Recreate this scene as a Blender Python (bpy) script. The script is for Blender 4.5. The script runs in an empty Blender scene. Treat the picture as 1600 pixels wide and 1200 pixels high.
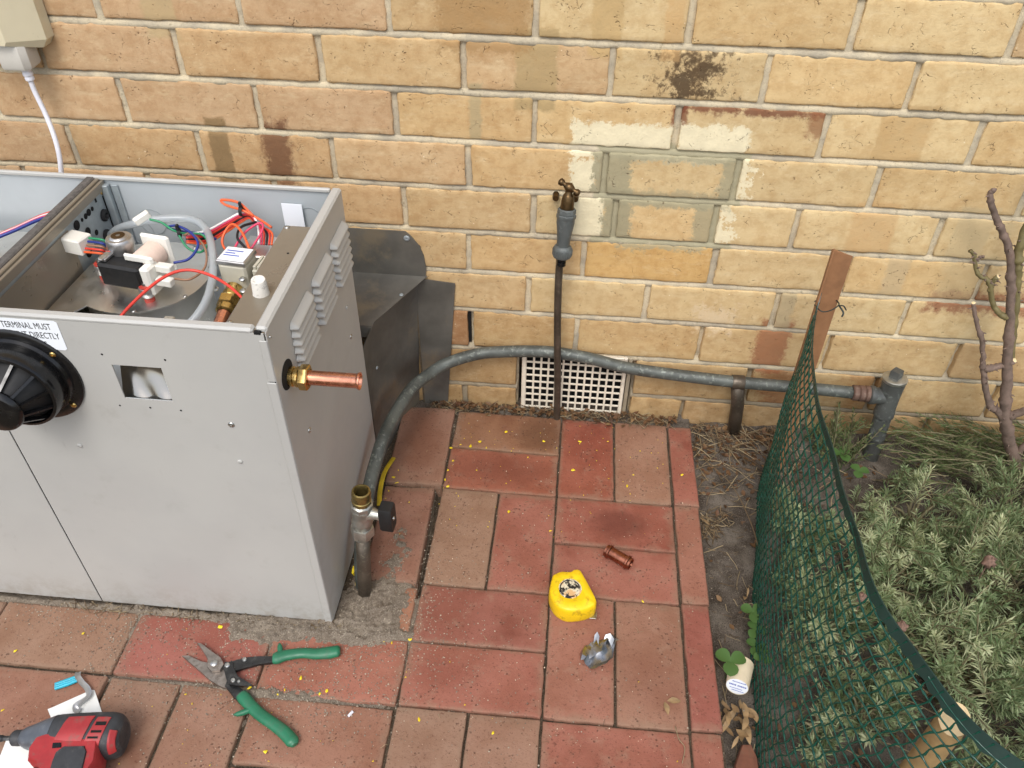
import bpy, bmesh, math, random
import numpy as np
from mathutils import Vector, Matrix, noise

random.seed(7); np.random.seed(7)
SC = bpy.context.scene
COL = SC.collection
R = math.radians

# ------------------------------------------------------------------ camera, world, sun, exposure
cam = bpy.data.cameras.new('camera'); camo = bpy.data.objects.new('camera', cam); COL.objects.link(camo)
cam.sensor_width = 36.0; cam.lens = 36.0 * 1266.86 / 1600.0; cam.clip_start = 0.02; cam.clip_end = 500
rt, dn, fw = Vector((0.9957, 0.0918, 0.0129)), Vector((0.0698, -0.6508, -0.756)), Vector((-0.061, 0.7537, -0.6544))
fw.normalize(); rt = (rt - fw * rt.dot(fw)).normalized(); up = rt.cross(fw).normalized()
mw = Matrix((rt, up, -fw)).transposed().to_4x4(); mw.translation = Vector((0.1220, -1.2997, 1.1923))
camo.matrix_world = mw
SC.camera = camo

SUN_EL, SUN_AZ = R(56), R(188)      # azimuth measured clockwise from +Y; light comes from behind the camera's left
world = bpy.data.worlds.new('World'); SC.world = world; world.use_nodes = True
wn, wl = world.node_tree.nodes, world.node_tree.links
bg = wn['Background']
sky = wn.new('ShaderNodeTexSky'); sky.sky_type = 'NISHITA'; sky.sun_disc = False
sky.sun_elevation = SUN_EL; sky.sun_rotation = SUN_AZ; sky.air_density = 1.0; sky.dust_density = 3.0; sky.ozone_density = 1.0
hsv = wn.new('ShaderNodeHueSaturation'); hsv.inputs['Saturation'].default_value = 0.5
wl.new(sky.outputs['Color'], hsv.inputs['Color']); wl.new(hsv.outputs['Color'], bg.inputs['Color'])
bg.inputs['Strength'].default_value = 0.15
sl = bpy.data.lights.new('sun', 'SUN'); sun = bpy.data.objects.new('sun', sl); COL.objects.link(sun)
sl.energy = 0.65; sl.angle = R(18); sl.color = (1.0, 0.98, 0.96)
sd = Vector((math.sin(SUN_AZ) * math.cos(SUN_EL), math.cos(SUN_AZ) * math.cos(SUN_EL), math.sin(SUN_EL)))
sun.rotation_euler = sd.to_track_quat('Z', 'Y').to_euler(); sun.location = sd * 6
SC.view_settings.view_transform = 'Standard'; SC.view_settings.look = 'None'
SC.view_settings.gamma = 1.0; SC.view_settings.use_curve_mapping = False
SC.view_settings.exposure = 0.72

# ------------------------------------------------------------------ helpers
def S(r, g, b):
    f = lambda c: (c / 255 / 12.92) if c / 255 <= 0.04045 else ((c / 255 + 0.055) / 1.055) ** 2.4
    return (f(r), f(g), f(b))
def V(*a): return Vector(a if len(a) > 1 else a[0])
def nz(x, y=0.0, z=0.0): return noise.noise(Vector((x, y, z)))
def cr(pts, n=8):
    P = [Vector(p) for p in pts]; P = [P[0] * 2 - P[1]] + P + [P[-1] * 2 - P[-2]]; o = []
    for i in range(1, len(P) - 2):
        a, b, c, d = P[i - 1:i + 3]
        for k in range(n):
            t = k / n
            o.append(0.5 * ((2 * b) + (c - a) * t + (2 * a - 5 * b + 4 * c - d) * t * t + (3 * b - a - 3 * c + d) * t ** 3))
    o.append(P[-2]); return o

ORG = {}
class MB:
    def __init__(s, M=None): s.v = []; s.f = []; s.M = M
    def add(s, vs, fs, M=None):
        o = len(s.v); T = M if M is not None else s.M
        s.v += [tuple(T @ Vector(v)) if T is not None else tuple(v) for v in vs]
        s.f += [tuple(o + i for i in f) for f in fs]; return s
    def box(s, x0, x1, y0, y1, z0, z1, b=0.001, M=None):
        b = min(b, (x1 - x0) * .45, (y1 - y0) * .45, (z1 - z0) * .45)
        lo, hi = (x0, y0, z0), (x1, y1, z1); vs = []; idx = {}
        for sx in (0, 1):
            for sy in (0, 1):
                for sz in (0, 1):
                    sg = (sx, sy, sz)
                    for ax in range(3):
                        p = []
                        for k in range(3):
                            e = hi[k] if sg[k] else lo[k]
                            p.append(e if k == ax else e + (-b if sg[k] else b))
                        idx[sg, ax] = len(vs); vs.append(p)
        fs = []
        for ax in range(3):
            k1, k2 = (ax + 1) % 3, (ax + 2) % 3
            for sd_ in (0, 1):
                q = []
                for a, c in ((0, 0), (1, 0), (1, 1), (0, 1)):
                    sg = [0, 0, 0]; sg[ax] = sd_; sg[k1] = a; sg[k2] = c; q.append(idx[tuple(sg), ax])
                fs.append(q if sd_ else q[::-1])
        for ax in range(3):                      # edges along ax
            k1, k2 = (ax + 1) % 3, (ax + 2) % 3
            for a in (0, 1):
                for c in (0, 1):
                    sg0 = [0, 0, 0]; sg0[k1] = a; sg0[k2] = c; sg1 = list(sg0); sg1[ax] = 1
                    t0, t1 = tuple(sg0), tuple(sg1)
                    q = [idx[t0, k1], idx[t1, k1], idx[t1, k2], idx[t0, k2]]
                    fs.append(q if (a != c) else q[::-1])
        for sx in (0, 1):
            for sy in (0, 1):
                for sz in (0, 1):
                    t = [idx[(sx, sy, sz), 0], idx[(sx, sy, sz), 1], idx[(sx, sy, sz), 2]]
                    fs.append(t if (sx + sy + sz) % 2 else t[::-1])
        return s.add(vs, fs, M)
    def tube(s, pts, r, n=8, caps=True, M=None, flat=1.0):
        P = [Vector(p) for p in pts]; m = len(P)
        rr = r if isinstance(r, (list, tuple)) else [r] * m
        t0 = (P[1] - P[0]).normalized(); ref = Vector((0, 0, 1)) if abs(t0.z) < .9 else Vector((1, 0, 0))
        u = t0.cross(ref).normalized(); vs = []; fs = []
        for i in range(m):
            t = (P[min(i + 1, m - 1)] - P[max(i - 1, 0)])
            t = t.normalized() if t.length > 1e-9 else t0
            u = (u - t * u.dot(t)); u = u.normalized() if u.length > 1e-6 else t.orthogonal().normalized()
            w = t.cross(u)
            for k in range(n):
                a = 2 * math.pi * k / n; vs.append(P[i] + (u * math.cos(a) + w * math.sin(a) * flat) * rr[i])
        for i in range(m - 1):
            for k in range(n):
                a, b = i * n + k, i * n + (k + 1) % n; fs.append((a, b, b + n, a + n))
        if caps: fs.append(tuple(range(n))[::-1]); fs.append(tuple((m - 1) * n + k for k in range(n)))
        return s.add(vs, fs, M)
    def lathe(s, prof, o=(0, 0, 0), ax=(0, 0, 1), n=24, M=None, caps=False, hexa=False):
        ax = Vector(ax).normalized(); o = Vector(o)
        u = ax.orthogonal().normalized()
        if abs(ax.x) < .9:
            u = (Vector((1, 0, 0)) - ax * ax.x).normalized()
        w = ax.cross(u); vs = []; fs = []; m = len(prof)
        for r, h in prof:
            for k in range(n):
                a = 2 * math.pi * (k + (.5 if hexa else 0)) / n; vs.append(o + ax * h + (u * math.cos(a) + w * math.sin(a)) * max(r, 1e-5))
        for i in range(m - 1):
            for k in range(n):
                a, b = i * n + k, i * n + (k + 1) % n; fs.append((a, b, b + n, a + n))
        if caps: fs.append(tuple(range(n))[::-1]); fs.append(tuple((m - 1) * n + k for k in range(n)))
        return s.add(vs, fs, M)
    def prism(s, poly, z0, z1, b=0.001, M=None):
        n = len(poly); P = [Vector((p[0], p[1])) for p in poly]
        area = sum(P[i].x * P[(i + 1) % n].y - P[(i + 1) % n].x * P[i].y for i in range(n))
        if area < 0: P = P[::-1]
        ins = []
        for i in range(n):
            e1 = (P[i] - P[i - 1]).normalized(); e2 = (P[(i + 1) % n] - P[i]).normalized()
            n1 = Vector((-e1.y, e1.x)); n2 = Vector((-e2.y, e2.x)); m = n1 + n2
            m = m / max(m.length_squared, .25) * 2 if m.length > 1e-6 else n1
            ins.append(P[i] + m * b * .5 * 1.0)
        rings = [([q for q in ins], z0), (P, z0 + b), (P, z1 - b), (ins, z1)]
        vs = [(p.x, p.y, z) for ring, z in rings for p in ring]; fs = []
        for k in range(3):
            for i in range(n):
                j = (i + 1) % n; fs.append((k * n + i, k * n + j, (k + 1) * n + j, (k + 1) * n + i))
        fs.append(tuple(range(n))[::-1]); fs.append(tuple(3 * n + i for i in range(n)))
        return s.add(vs, fs, M)
    def grid(s, fn, nu, nv, M=None, close=False):
        vs = [fn(i / nu, j / nv) for j in range(nv + 1) for i in range(nu + 1)]; fs = []
        for j in range(nv):
            for i in range(nu):
                a = j * (nu + 1) + i; fs.append((a, a + 1, a + nu + 2, a + nu + 1))
        return s.add(vs, fs, M)
    def build(s, name, mat, parent=None, ang=35, kind=None, origin=None):
        A = np.array(s.v)
        c = Vector(((A.min(0) + A.max(0)) / 2)) if origin is None else Vector(origin)
        me = bpy.data.meshes.new(name)
        me.from_pydata((A - np.array(c)).tolist(), [], s.f); me.update()
        me.polygons.foreach_set('use_smooth', [True] * len(me.polygons))
        if ang < 180: me.set_sharp_from_angle(angle=R(ang))
        me.materials.append(mat)
        o = bpy.data.objects.new(name, me); COL.objects.link(o)
        ORG[o.name] = c
        if parent is not None: o.parent = parent; o.location = c - ORG[parent.name]
        else: o.location = c
        if kind: o['kind'] = kind
        return o
def thing(name, loc, label, cat, group=None):
    o = bpy.data.objects.new(name, None); COL.objects.link(o); o.location = loc; o.empty_display_size = .02
    ORG[o.name] = Vector(loc); tag(o, label, cat, group); return o
def tag(o, label, cat, group=None):
    o['label'] = label; o['category'] = cat
    if group: o['group'] = group
    return o
def T(loc=(0, 0, 0), rz=0, rx=0, ry=0):
    return Matrix.Translation(Vector(loc)) @ Matrix.Rotation(rz, 4, 'Z') @ Matrix.Rotation(ry, 4, 'Y') @ Matrix.Rotation(rx, 4, 'X')
def screw(parent, p, ax, r=.004, mat=None, name='screw'):
    b = MB(); b.lathe([(r, 0), (r, .0006), (r * .8, .0016), (r * .35, .0019), (r * .3, .0009), (0, .0008)], p, ax, 12)
    return b.build(name, mat or MT['zinc'], parent, 50)

# ------------------------------------------------------------------ materials
class NT:
    def __init__(s, name):
        s.m = bpy.data.materials.new(name); s.m.use_nodes = True; s.t = s.m.node_tree
        s.p = s.t.nodes['Principled BSDF']; s.co = None
    def n(s, typ, **kw):
        q = s.t.nodes.new(typ)
        for k, v in kw.items(): setattr(q, k, v)
        return q
    def l(s, a, b): s.t.links.new(a, b)
    def put(s, sock, v):
        if hasattr(v, 'is_linked') or hasattr(v, 'links'): s.l(v, sock)
        elif isinstance(v, tuple) and len(v) == 3 and sock.type == 'RGBA': sock.default_value = (*v, 1)
        else: sock.default_value = v
    def coord(s, which='Object'):
        if s.co is None: s.co = s.n('ShaderNodeTexCoord')
        return s.co.outputs[which]
    def pos(s): return s.n('ShaderNodeNewGeometry').outputs['Position']
    def noise(s, scale, det=3, rough=.55, vec=None, dist=0, sc3=None):
        v = vec if vec is not None else s.coord()
        if sc3:
            mp = s.n('ShaderNodeMapping'); s.l(v, mp.inputs[0]); mp.inputs['Scale'].default_value = sc3; v = mp.outputs[0]
        q = s.n('ShaderNodeTexNoise'); s.l(v, q.inputs['Vector']); q.inputs['Scale'].default_value = scale
        q.inputs['Detail'].default_value = det; q.inputs['Roughness'].default_value = rough; q.inputs['Distortion'].default_value = dist
        return q.outputs['Fac']
    def voro(s, scale, feat='F1', vec=None, rnd=1, out='Distance'):
        q = s.n('ShaderNodeTexVoronoi'); q.feature = feat; s.l(vec if vec is not None else s.coord(), q.inputs['Vector'])
        q.inputs['Scale'].default_value = scale; q.inputs['Randomness'].default_value = rnd; return q.outputs[out]
    def mr(s, v, a, b, c=0.0, d=1.0, smooth=True):
        q = s.n('ShaderNodeMapRange'); q.interpolation_type = 'SMOOTHSTEP' if smooth else 'LINEAR'
        s.put(q.inputs[0], v)
        for i, x in enumerate((a, b, c, d)): q.inputs[i + 1].default_value = x
        return q.outputs[0]
    def math(s, op, a, b=None):
        q = s.n('ShaderNodeMath', operation=op); s.put(q.inputs[0], a)
        if b is not None: s.put(q.inputs[1], b)
        return q.outputs[0]
    def mix(s, f, a, b, mode='MIX'):
        q = s.n('ShaderNodeMix', data_type='RGBA', blend_type=mode)
        s.put(q.inputs[0], f); s.put(q.inputs[6], a); s.put(q.inputs[7], b); return q.outputs[2]
    def bump(s, h, strength=.5, dist=.002, prev=None):
        q = s.n('ShaderNodeBump'); q.inputs['Strength'].default_value = strength; q.inputs['Distance'].default_value = dist
        s.l(h, q.inputs['Height'])
        if prev is not None: s.l(prev, q.inputs['Normal'])
        return q.outputs[0]
    def done(s, col, rough=.5, metal=0.0, normal=None, spec=.5):
        s.put(s.p.inputs['Base Color'], col); s.put(s.p.inputs['Roughness'], rough); s.p.inputs['Metallic'].default_value = metal
        s.p.inputs['Specular IOR Level'].default_value = spec
        if normal is not None: s.l(normal, s.p.inputs['Normal'])
        return s.m

def simple(name, col, rough=.5, metal=0.0, var=.12, scale=18, dirt=0.0, dcol=S(90, 75, 55), dscale=40, bump=0.0, bscale=120, spec=.5, rvar=.1):
    k = NT(name); n1 = k.noise(scale, 4)
    c = k.mix(k.mr(n1, .3, .7), tuple(x * (1 - var) for x in col), tuple(min(1, x * (1 + var)) for x in col))
    if dirt > 0:
        d = k.math('MULTIPLY', k.mr(k.noise(dscale, 6, .7), .52, .68), dirt); c = k.mix(d, c, dcol)
    rg = k.mr(k.noise(scale * 2.3, 3), .2, .8, max(.02, rough - rvar), min(1, rough + rvar))
    nm = k.bump(k.noise(bscale, 4), bump, .001) if bump > 0 else None
    return k.done(c, rg, metal, nm, spec)

MT = {}
MT['zinc'] = simple('zinc_screw', S(190, 190, 186), .3, 1.0, .1)
MT['paint'] = simple('beige_grey_paint', S(176, 177, 174), .42, 0, .025, 6, .06, S(150, 145, 138), 9, .06, 500)
def paint_mat():
    k = NT('beige_grey_paint'); P = k.pos(); sx = k.n('ShaderNodeSeparateXYZ'); k.l(P, sx.inputs[0])
    c = k.mix(k.mr(k.noise(5, 4, .6, P), .3, .7), S(180, 179, 173), S(174, 173, 168))
    c = k.mix(k.math('MULTIPLY', k.mr(k.noise(16, 6, .75, P), .55, .75), .22), c, S(140, 134, 124))
    c = k.mix(k.math('MULTIPLY', k.mr(k.noise(70, 5, .8, P, 0, (1, 1, .25)), .64, .76), .25), c, S(128, 122, 112))
    spl = k.math('MULTIPLY', k.mr(sx.outputs[2], .0, .09, 1, 0), k.mr(k.noise(45, 6, .75, P), .38, .66)); c = k.mix(k.math('MULTIPLY', spl, .38), c, S(132, 116, 96))
    n1 = k.bump(k.noise(3.5, 2, .5, P), .25, .006); n2 = k.bump(k.noise(700, 2, .5, P), .06, .0004, n1)
    return k.done(c, k.mr(k.noise(11, 4, .6, P), .3, .7, .34, .5), 0, n2)
MT['paint'] = paint_mat(); MT['paint_side'] = MT['paint']
MT['inside'] = simple('grey_zinc_sheet', S(178, 184, 186), .4, .1, .04, 8, .1, S(150, 155, 158), 14)
MT['steel'] = simple('brushed_steel', S(222, 220, 214), .36, 1.0, .06, 14, .12, S(150, 147, 140), 12, .05, 60, rvar=.12)
MT['galv'] = simple('galvanised_steel', S(158, 166, 168), .4, .3, .12, 40, .3, S(128, 136, 138), 25)
MT['tan_metal'] = simple('tan_coated_steel', S(142, 134, 120), .34, .4, .06, 10, .12, S(100, 90, 78), 20)
MT['black_plastic'] = simple('black_plastic', S(16, 16, 17), .22, 0, .15, 30, .12, S(70, 66, 60), 60)
MT['black'] = simple('black_rubber', S(22, 22, 22), .6, 0, .2, 30)
MT['void'] = simple('dark_opening', S(10, 9, 8), .9, 0, .1, 30)
MT['foam'] = simple('dark_foam_strip', S(92, 88, 84), .95, 0, .25, 160, .3, S(60, 56, 52), 220, .5, 500)
MT['white_plastic'] = simple('white_plastic', S(228, 226, 216), .4, 0, .04, 20, .1, S(180, 172, 150), 40)
MT['coil'] = simple('pink_coil_tape', S(222, 198, 182), .45, 0, .06, 60, .1)
MT['label'] = simple('white_sticker', S(236, 240, 244), .45, 0, .02, 10)
MT['ink'] = simple('black_ink', S(22, 22, 24), .6, 0, .05, 10)
MT['alu'] = simple('cast_aluminium', S(185, 184, 182), .38, .9, .12, 60, .2, S(130, 128, 124), 90, .2, 300)
MT['brass'] = simple('brass', S(206, 176, 112), .24, 1.0, .12, 50, .25, S(140, 105, 60), 70)
MT['copper'] = simple('bright_copper', S(222, 156, 128), .26, 1.0, .12, 40, .3, S(150, 84, 62), 60)
MT['copper_dull'] = simple('copper_fitting', S(152, 98, 78), .3, 1.0, .2, 60, .4, S(104, 60, 44), 80)
MT['red_rubber'] = simple('red_grommet', S(176, 62, 50), .5, 0, .1, 40)
MT['valve_beige'] = simple('beige_plastic', S(196, 192, 174), .4, 0, .05, 30, .1)
MT['cork'] = simple('white_stopper', S(226, 222, 212), .7, 0, .06, 50, .55, S(110, 104, 92), 160)
for nm_, c_ in (('red', (214, 62, 48)), ('orange', (228, 98, 50)), ('blue', (36, 52, 130)), ('green', (40, 138, 92)), ('pink', (222, 70, 104)), ('white', (236, 234, 232)), ('brown', (150, 112, 86)), ('wblack', (24, 24, 26))):
    MT['w_' + nm_] = simple(nm_ + '_wire', S(*c_), .38, 0, .05, 20)
def hose_mat():
    k = NT('silicone_hose'); k.p.inputs['Transmission Weight'].default_value = .6; k.p.inputs['Subsurface Weight'].default_value = .0
    return k.done(S(214, 220, 222), .32)
MT['hose'] = hose_mat()
MT['sheet_dark'] = simple('weathered_dark_sheet', S(96, 93, 86), .5, .12, .25, 11, .75, S(124, 112, 92), 8, .1, 90, rvar=.15)
MT['pipe_grey'] = simple('weathered_grey_pipe', S(86, 88, 85), .45, .25, .2, 18, .5, S(150, 158, 152), 90, .15, 200)
MT['riser'] = simple('tarnished_copper_riser', S(88, 79, 68), .42, .5, .25, 25, .35, S(140, 132, 112), 130, .15, 220)
MT['cgreen'] = simple('verdigris_pipe', S(86, 90, 85), .5, .2, .3, 22, .7, S(146, 152, 142), 100, .2, 200)
MT['bronze'] = simple('old_brass_tap', S(94, 74, 48), .38, .85, .25, 60, .4, S(60, 46, 32), 90, .2, 200)
MT['hose_fit'] = simple('grey_hose_fitting', S(86, 90, 88), .5, .1, .12, 40, .3, S(140, 146, 142), 90)
MT['nickel'] = simple('dull_nickel_valve', S(168, 168, 160), .36, .8, .15, 60, .4, S(215, 212, 200), 70, .15, 250)
MT['cream_vent'] = simple('cream_vent_paint', S(226, 216, 196), .5, 0, .06, 30, .35, S(150, 140, 120), 30, .2, 200)
MT['gpo'] = simple('cream_outlet_plastic', S(212, 202, 172), .35, 0, .05, 8, .15, S(170, 158, 126), 20)
MT['plug'] = simple('grey_plug', S(196, 192, 182), .35, 0, .06, 20, .1)
MT['cable'] = simple('white_cable', S(222, 222, 228), .4, 0, .04, 30)
MT['timber'] = simple('brown_timber', S(146, 104, 70), .7, 0, .14, 30, .25, S(110, 74, 46), 40, .3, 160)
MT['pine'] = simple('pale_round_stake', S(168, 138, 94), .65, 0, .12, 40, .35, S(150, 112, 68), 50, .25, 160)
MT['pine_end'] = simple('sawn_stake_end', S(206, 182, 138), .75, 0, .1, 60, .2, S(180, 146, 96), 80, .3, 300)
MT['mesh'] = simple('green_plastic_mesh', S(13, 66, 52), .18, 0, .15, 40, .2, S(60, 88, 76), 90)
MT['mesh_band'] = simple('green_plastic_band', S(22, 48, 40), .42, 0, .15, 20, .3, S(46, 54, 48), 40)
MT['wire_tie'] = simple('dark_tie_wire', S(48, 54, 50), .5, .3, .2, 40)
MT['yellow'] = simple('yellow_tape_case', S(236, 196, 22), .38, 0, .06, 30, .55, S(120, 92, 20), 70, .15, 200)
MT['yellow_chip'] = simple('yellow_chip', S(236, 206, 30), .6, 0, .1, 60)
MT['yellow_tape'] = simple('dirty_yellow_tape', S(196, 166, 30), .6, 0, .2, 40, .6, S(80, 68, 36), 60)
MT['cover_dirt'] = simple('brown_joint_grime', S(92, 80, 62), .8, 0, .3, 60)
MT['straw'] = simple('dry_straw', S(168, 148, 112), .8, 0, .3, 30)
MT['grit'] = simple('pale_grit', S(206, 186, 160), .8, 0, .2, 90)
MT['leaf_dry'] = simple('dry_leaf', S(146, 120, 84), .7, 0, .25, 60, .4, S(120, 84, 48), 60, .3, 200)
MT['foil'] = simple('crumpled_foil', S(160, 162, 165), .34, 1.0, .2, 60, .3, S(96, 102, 108), 70)
MT['green_grip'] = simple('green_grip', S(32, 106, 74), .42, 0, .12, 40, .5, S(66, 100, 78), 50, .1, 200)
MT['forged'] = simple('worn_forged_steel', S(150, 142, 134), .4, .85, .25, 60, .5, S(78, 64, 54), 70, .2, 250)
MT['blued'] = simple('dark_linkage_steel', S(70, 70, 70), .34, .85, .2, 60, .4, S(120, 118, 112), 90)
MT['tool_red'] = simple('red_tool_plastic', S(160, 44, 46), .52, 0, .14, 30, .8, S(122, 78, 70), 55, .15, 200)
MT['tool_black'] = simple('black_tool_rubber', S(52, 53, 55), .6, 0, .2, 40, .5, S(96, 92, 88), 50, .2, 260)
MT['tool_grey'] = simple('grey_tool_nose', S(96, 100, 106), .4, .35, .18, 40, .5, S(140, 142, 144), 50)
MT['card'] = simple('white_card', S(232, 232, 226), .6, 0, .03, 20)
MT['cyan'] = simple('cyan_plastic', S(38, 172, 196), .35, 0, .12, 60)
MT['blue_ink'] = simple('blue_ink', S(80, 100, 180), .6, 0, .1, 40)
MT['cup'] = simple('cream_card_cup', S(212, 198, 168), .65, 0, .08, 30, .35, S(170, 148, 108), 30)
MT['terra'] = simple('red_clay_shard', S(110, 68, 50), .85, 0, .2, 60, .3)
MT['rose_bark'] = simple('grey_brown_bark', S(114, 96, 84), .8, 0, .3, 60, .5, S(82, 56, 48), 60, .6, 160)
MT['rose_green'] = simple('green_cane', S(112, 102, 66), .55, 0, .2, 50, .4, S(96, 76, 52), 60, .2, 160)
MT['cut'] = simple('pale_cut_wood', S(224, 202, 156), .8, 0, .1, 60)

def leaf_mat(name, cols, trans=.35):
    k = NT(name); g = k.n('ShaderNodeNewGeometry')
    rp = k.n('ShaderNodeValToRGB'); k.l(g.outputs['Random Per Island'], rp.inputs[0])
    e = rp.color_ramp.elements
    while len(e) < len(cols): e.new(.5)
    for i, c in enumerate(cols): e[i].position = i / (len(cols) - 1); e[i].color = (*c, 1)
    k.done(rp.outputs[0], .55, 0, None, .3)
    tr = k.n('ShaderNodeBsdfTranslucent'); k.l(rp.outputs[0], tr.inputs['Color'])
    ms = k.n('ShaderNodeMixShader'); ms.inputs[0].default_value = trans
    k.l(k.p.outputs[0], ms.inputs[1]); k.l(tr.outputs[0], ms.inputs[2])
    k.l(ms.outputs[0], k.t.nodes['Material Output'].inputs['Surface']); return k.m
MT['lavender'] = leaf_mat('grey_green_leaf', [S(96, 120, 78), S(146, 164, 120), S(172, 184, 142), S(126, 146, 102), S(116, 116, 80)])
MT['lav_young'] = leaf_mat('young_lavender_leaf', [S(160, 174, 122), S(192, 200, 158), S(206, 208, 166), S(172, 186, 144)])
MT['rosemary'] = leaf_mat('dark_narrow_leaf', [S(84, 102, 64), S(112, 130, 84), S(136, 142, 98), S(100, 114, 74)])
MT['weed'] = leaf_mat('bright_weed_leaf', [S(70, 104, 52), S(92, 124, 66)], .3)
MT['stem'] = simple('plant_stem', S(120, 112, 84), .7, 0, .2, 40)
MT['seedhead'] = simple('dry_seed_head', S(124, 98, 84), .85, 0, .3, 200, .4, S(110, 76, 60), 200, .8, 300)

# brick: colour from the object's own colour, crazing, drag pits, bands and old paint where the wall has them
def brick_mat(name, masks=()):
    k = NT(name); P = k.pos(); oi = k.n('ShaderNodeObjectInfo')
    base = oi.outputs['Color']
    big = k.noise(9, 3, .5, P); mid = k.noise(45, 5, .65, P); fin = k.noise(260, 4, .7, P)
    c = k.mix(k.math('MULTIPLY', k.mr(big, .3, .72), .35), base, k.mix(1.0, base, S(232, 218, 200), 'MULTIPLY'))
    c = k.mix(k.mr(mid, .38, .68, 0, .42), c, k.mix(1.0, c, S(214, 192, 166), 'MULTIPLY'))
    c = k.mix(k.mr(fin, .55, .8, 0, .3), c, S(228, 208, 168))
    # drag cracks: stretched, distorted cells broken up by noise
    dv = k.n('ShaderNodeVectorMath', operation='ADD'); k.l(P, dv.inputs[0])
    nn = k.n('ShaderNodeTexNoise'); k.l(P, nn.inputs['Vector']); nn.inputs['Scale'].default_value = 34; nn.inputs['Detail'].default_value = 4
    sc = k.n('ShaderNodeVectorMath', operation='SCALE'); k.l(nn.outputs['Color'], sc.inputs[0]); sc.inputs['Scale'].default_value = .035
    k.l(sc.outputs[0], dv.inputs[1])
    cell = k.voro(46, 'DISTANCE_TO_EDGE', dv.outputs[0])
    crack = k.mr(cell, .0, .03, 1, 0)
    crack = k.math('MULTIPLY', crack, k.mr(k.noise(34, 4, .7, P), .56, .68))
    pit = k.mr(k.voro(170, 'F1', dv.outputs[0]), .16, .30, 1, 0)
    pit = k.math('MULTIPLY', pit, k.mr(k.noise(26, 4, .7, P), .52, .66))
    mark = k.math('MAXIMUM', crack, pit)
    c = k.mix(k.math('MULTIPLY', mark, k.mr(k.noise(14, 2, .5, P), .3, .7, .25, .75)), c, S(108, 78, 48))
    c = k.mix(k.mr(k.noise(20, 6, .75, P, 0, (1, 1, 2.5)), .5, .72, 0, .35), c, S(226, 208, 168))
    pale = k.math('MULTIPLY', k.mr(k.voro(70, 'F1', P), .05, .11, 1, 0), k.mr(k.noise(17, 2, .5, P), .58, .62))
    c = k.mix(k.math('MULTIPLY', pale, .7), c, S(236, 222, 190))
    sx = k.n('ShaderNodeSeparateXYZ'); k.l(P, sx.inputs[0])
    # soil splash low on the wall, with some shade at its foot painted in
    spl = k.math('MULTIPLY', k.mr(sx.outputs[2], .02, .17, 1, 0), k.mr(k.noise(26, 5, .7, P), .3, .62, .25, .8))
    c = k.mix(k.math('MULTIPLY', spl, .55), c, S(112, 82, 46))
    rough_extra = None
    for (x0, x1, z0, z1, col, a, soft, rag) in masks:
        nA = k.math('MULTIPLY', k.math('SUBTRACT', k.noise(48, 6, .75, P), .5), rag * 2.6)
        dx = k.math('MINIMUM', k.math('SUBTRACT', sx.outputs[0], x0), k.math('SUBTRACT', x1, sx.outputs[0]))
        dz = k.math('MINIMUM', k.math('SUBTRACT', sx.outputs[2], z0), k.math('SUBTRACT', z1, sx.outputs[2]))
        d = k.math('ADD', k.math('MINIMUM', dx, dz), nA)
        f = k.math('MULTIPLY', k.mr(d, -soft, soft), a)
        c = k.mix(f, c, k.mix(k.math('MULTIPLY', mark, .6), k.mix(k.mr(mid, .3, .7), tuple(x * .88 for x in col), col), S(96, 72, 44)))
    h = k.math('SUBTRACT', k.math('MULTIPLY', mid, .8), k.math('MULTIPLY', mark, .9))
    b1 = k.bump(h, .75, .0026); b2 = k.bump(fin, .5, .001, b1)
    return k.done(c, .88, 0, b2, .25)

def mortar_mat():
    k = NT('pale_mortar'); P = k.pos()
    c = k.mix(k.mr(k.noise(14, 4, .6, P), .35, .68), S(206, 192, 162), S(170, 160, 140))
    c = k.mix(k.mr(k.noise(300, 3, .7, P), .5, .75, 0, .5), c, S(140, 130, 112))
    c = k.mix(k.mr(k.noise(60, 6, .75, P), .58, .7, 0, .55), c, S(104, 92, 74))
    sx = k.n('ShaderNodeSeparateXYZ'); k.l(P, sx.inputs[0])
    spl = k.math('MULTIPLY', k.mr(sx.outputs[2], .03, .22, 1, 0), .6); c = k.mix(spl, c, S(104, 92, 74))
    # green-grey cement of the repair
    nA = k.math('MULTIPLY', k.math('SUBTRACT', k.noise(60, 5, .7, P), .5), .03)
    d = k.math('ADD', k.math('MINIMUM', k.math('MINIMUM', k.math('SUBTRACT', sx.outputs[0], .155), k.math('SUBTRACT', .41, sx.outputs[0])), k.math('MINIMUM', k.math('SUBTRACT', sx.outputs[2], .42), k.math('SUBTRACT', .612, sx.outputs[2]))), nA)
    c = k.mix(k.mr(d, -.004, .004, 0, .85), c, S(158, 152, 124))
    return k.done(c, .92, 0, k.bump(k.noise(190, 5, .7, P), .7, .0016), .2)
MT['mortar'] = mortar_mat()

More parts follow.
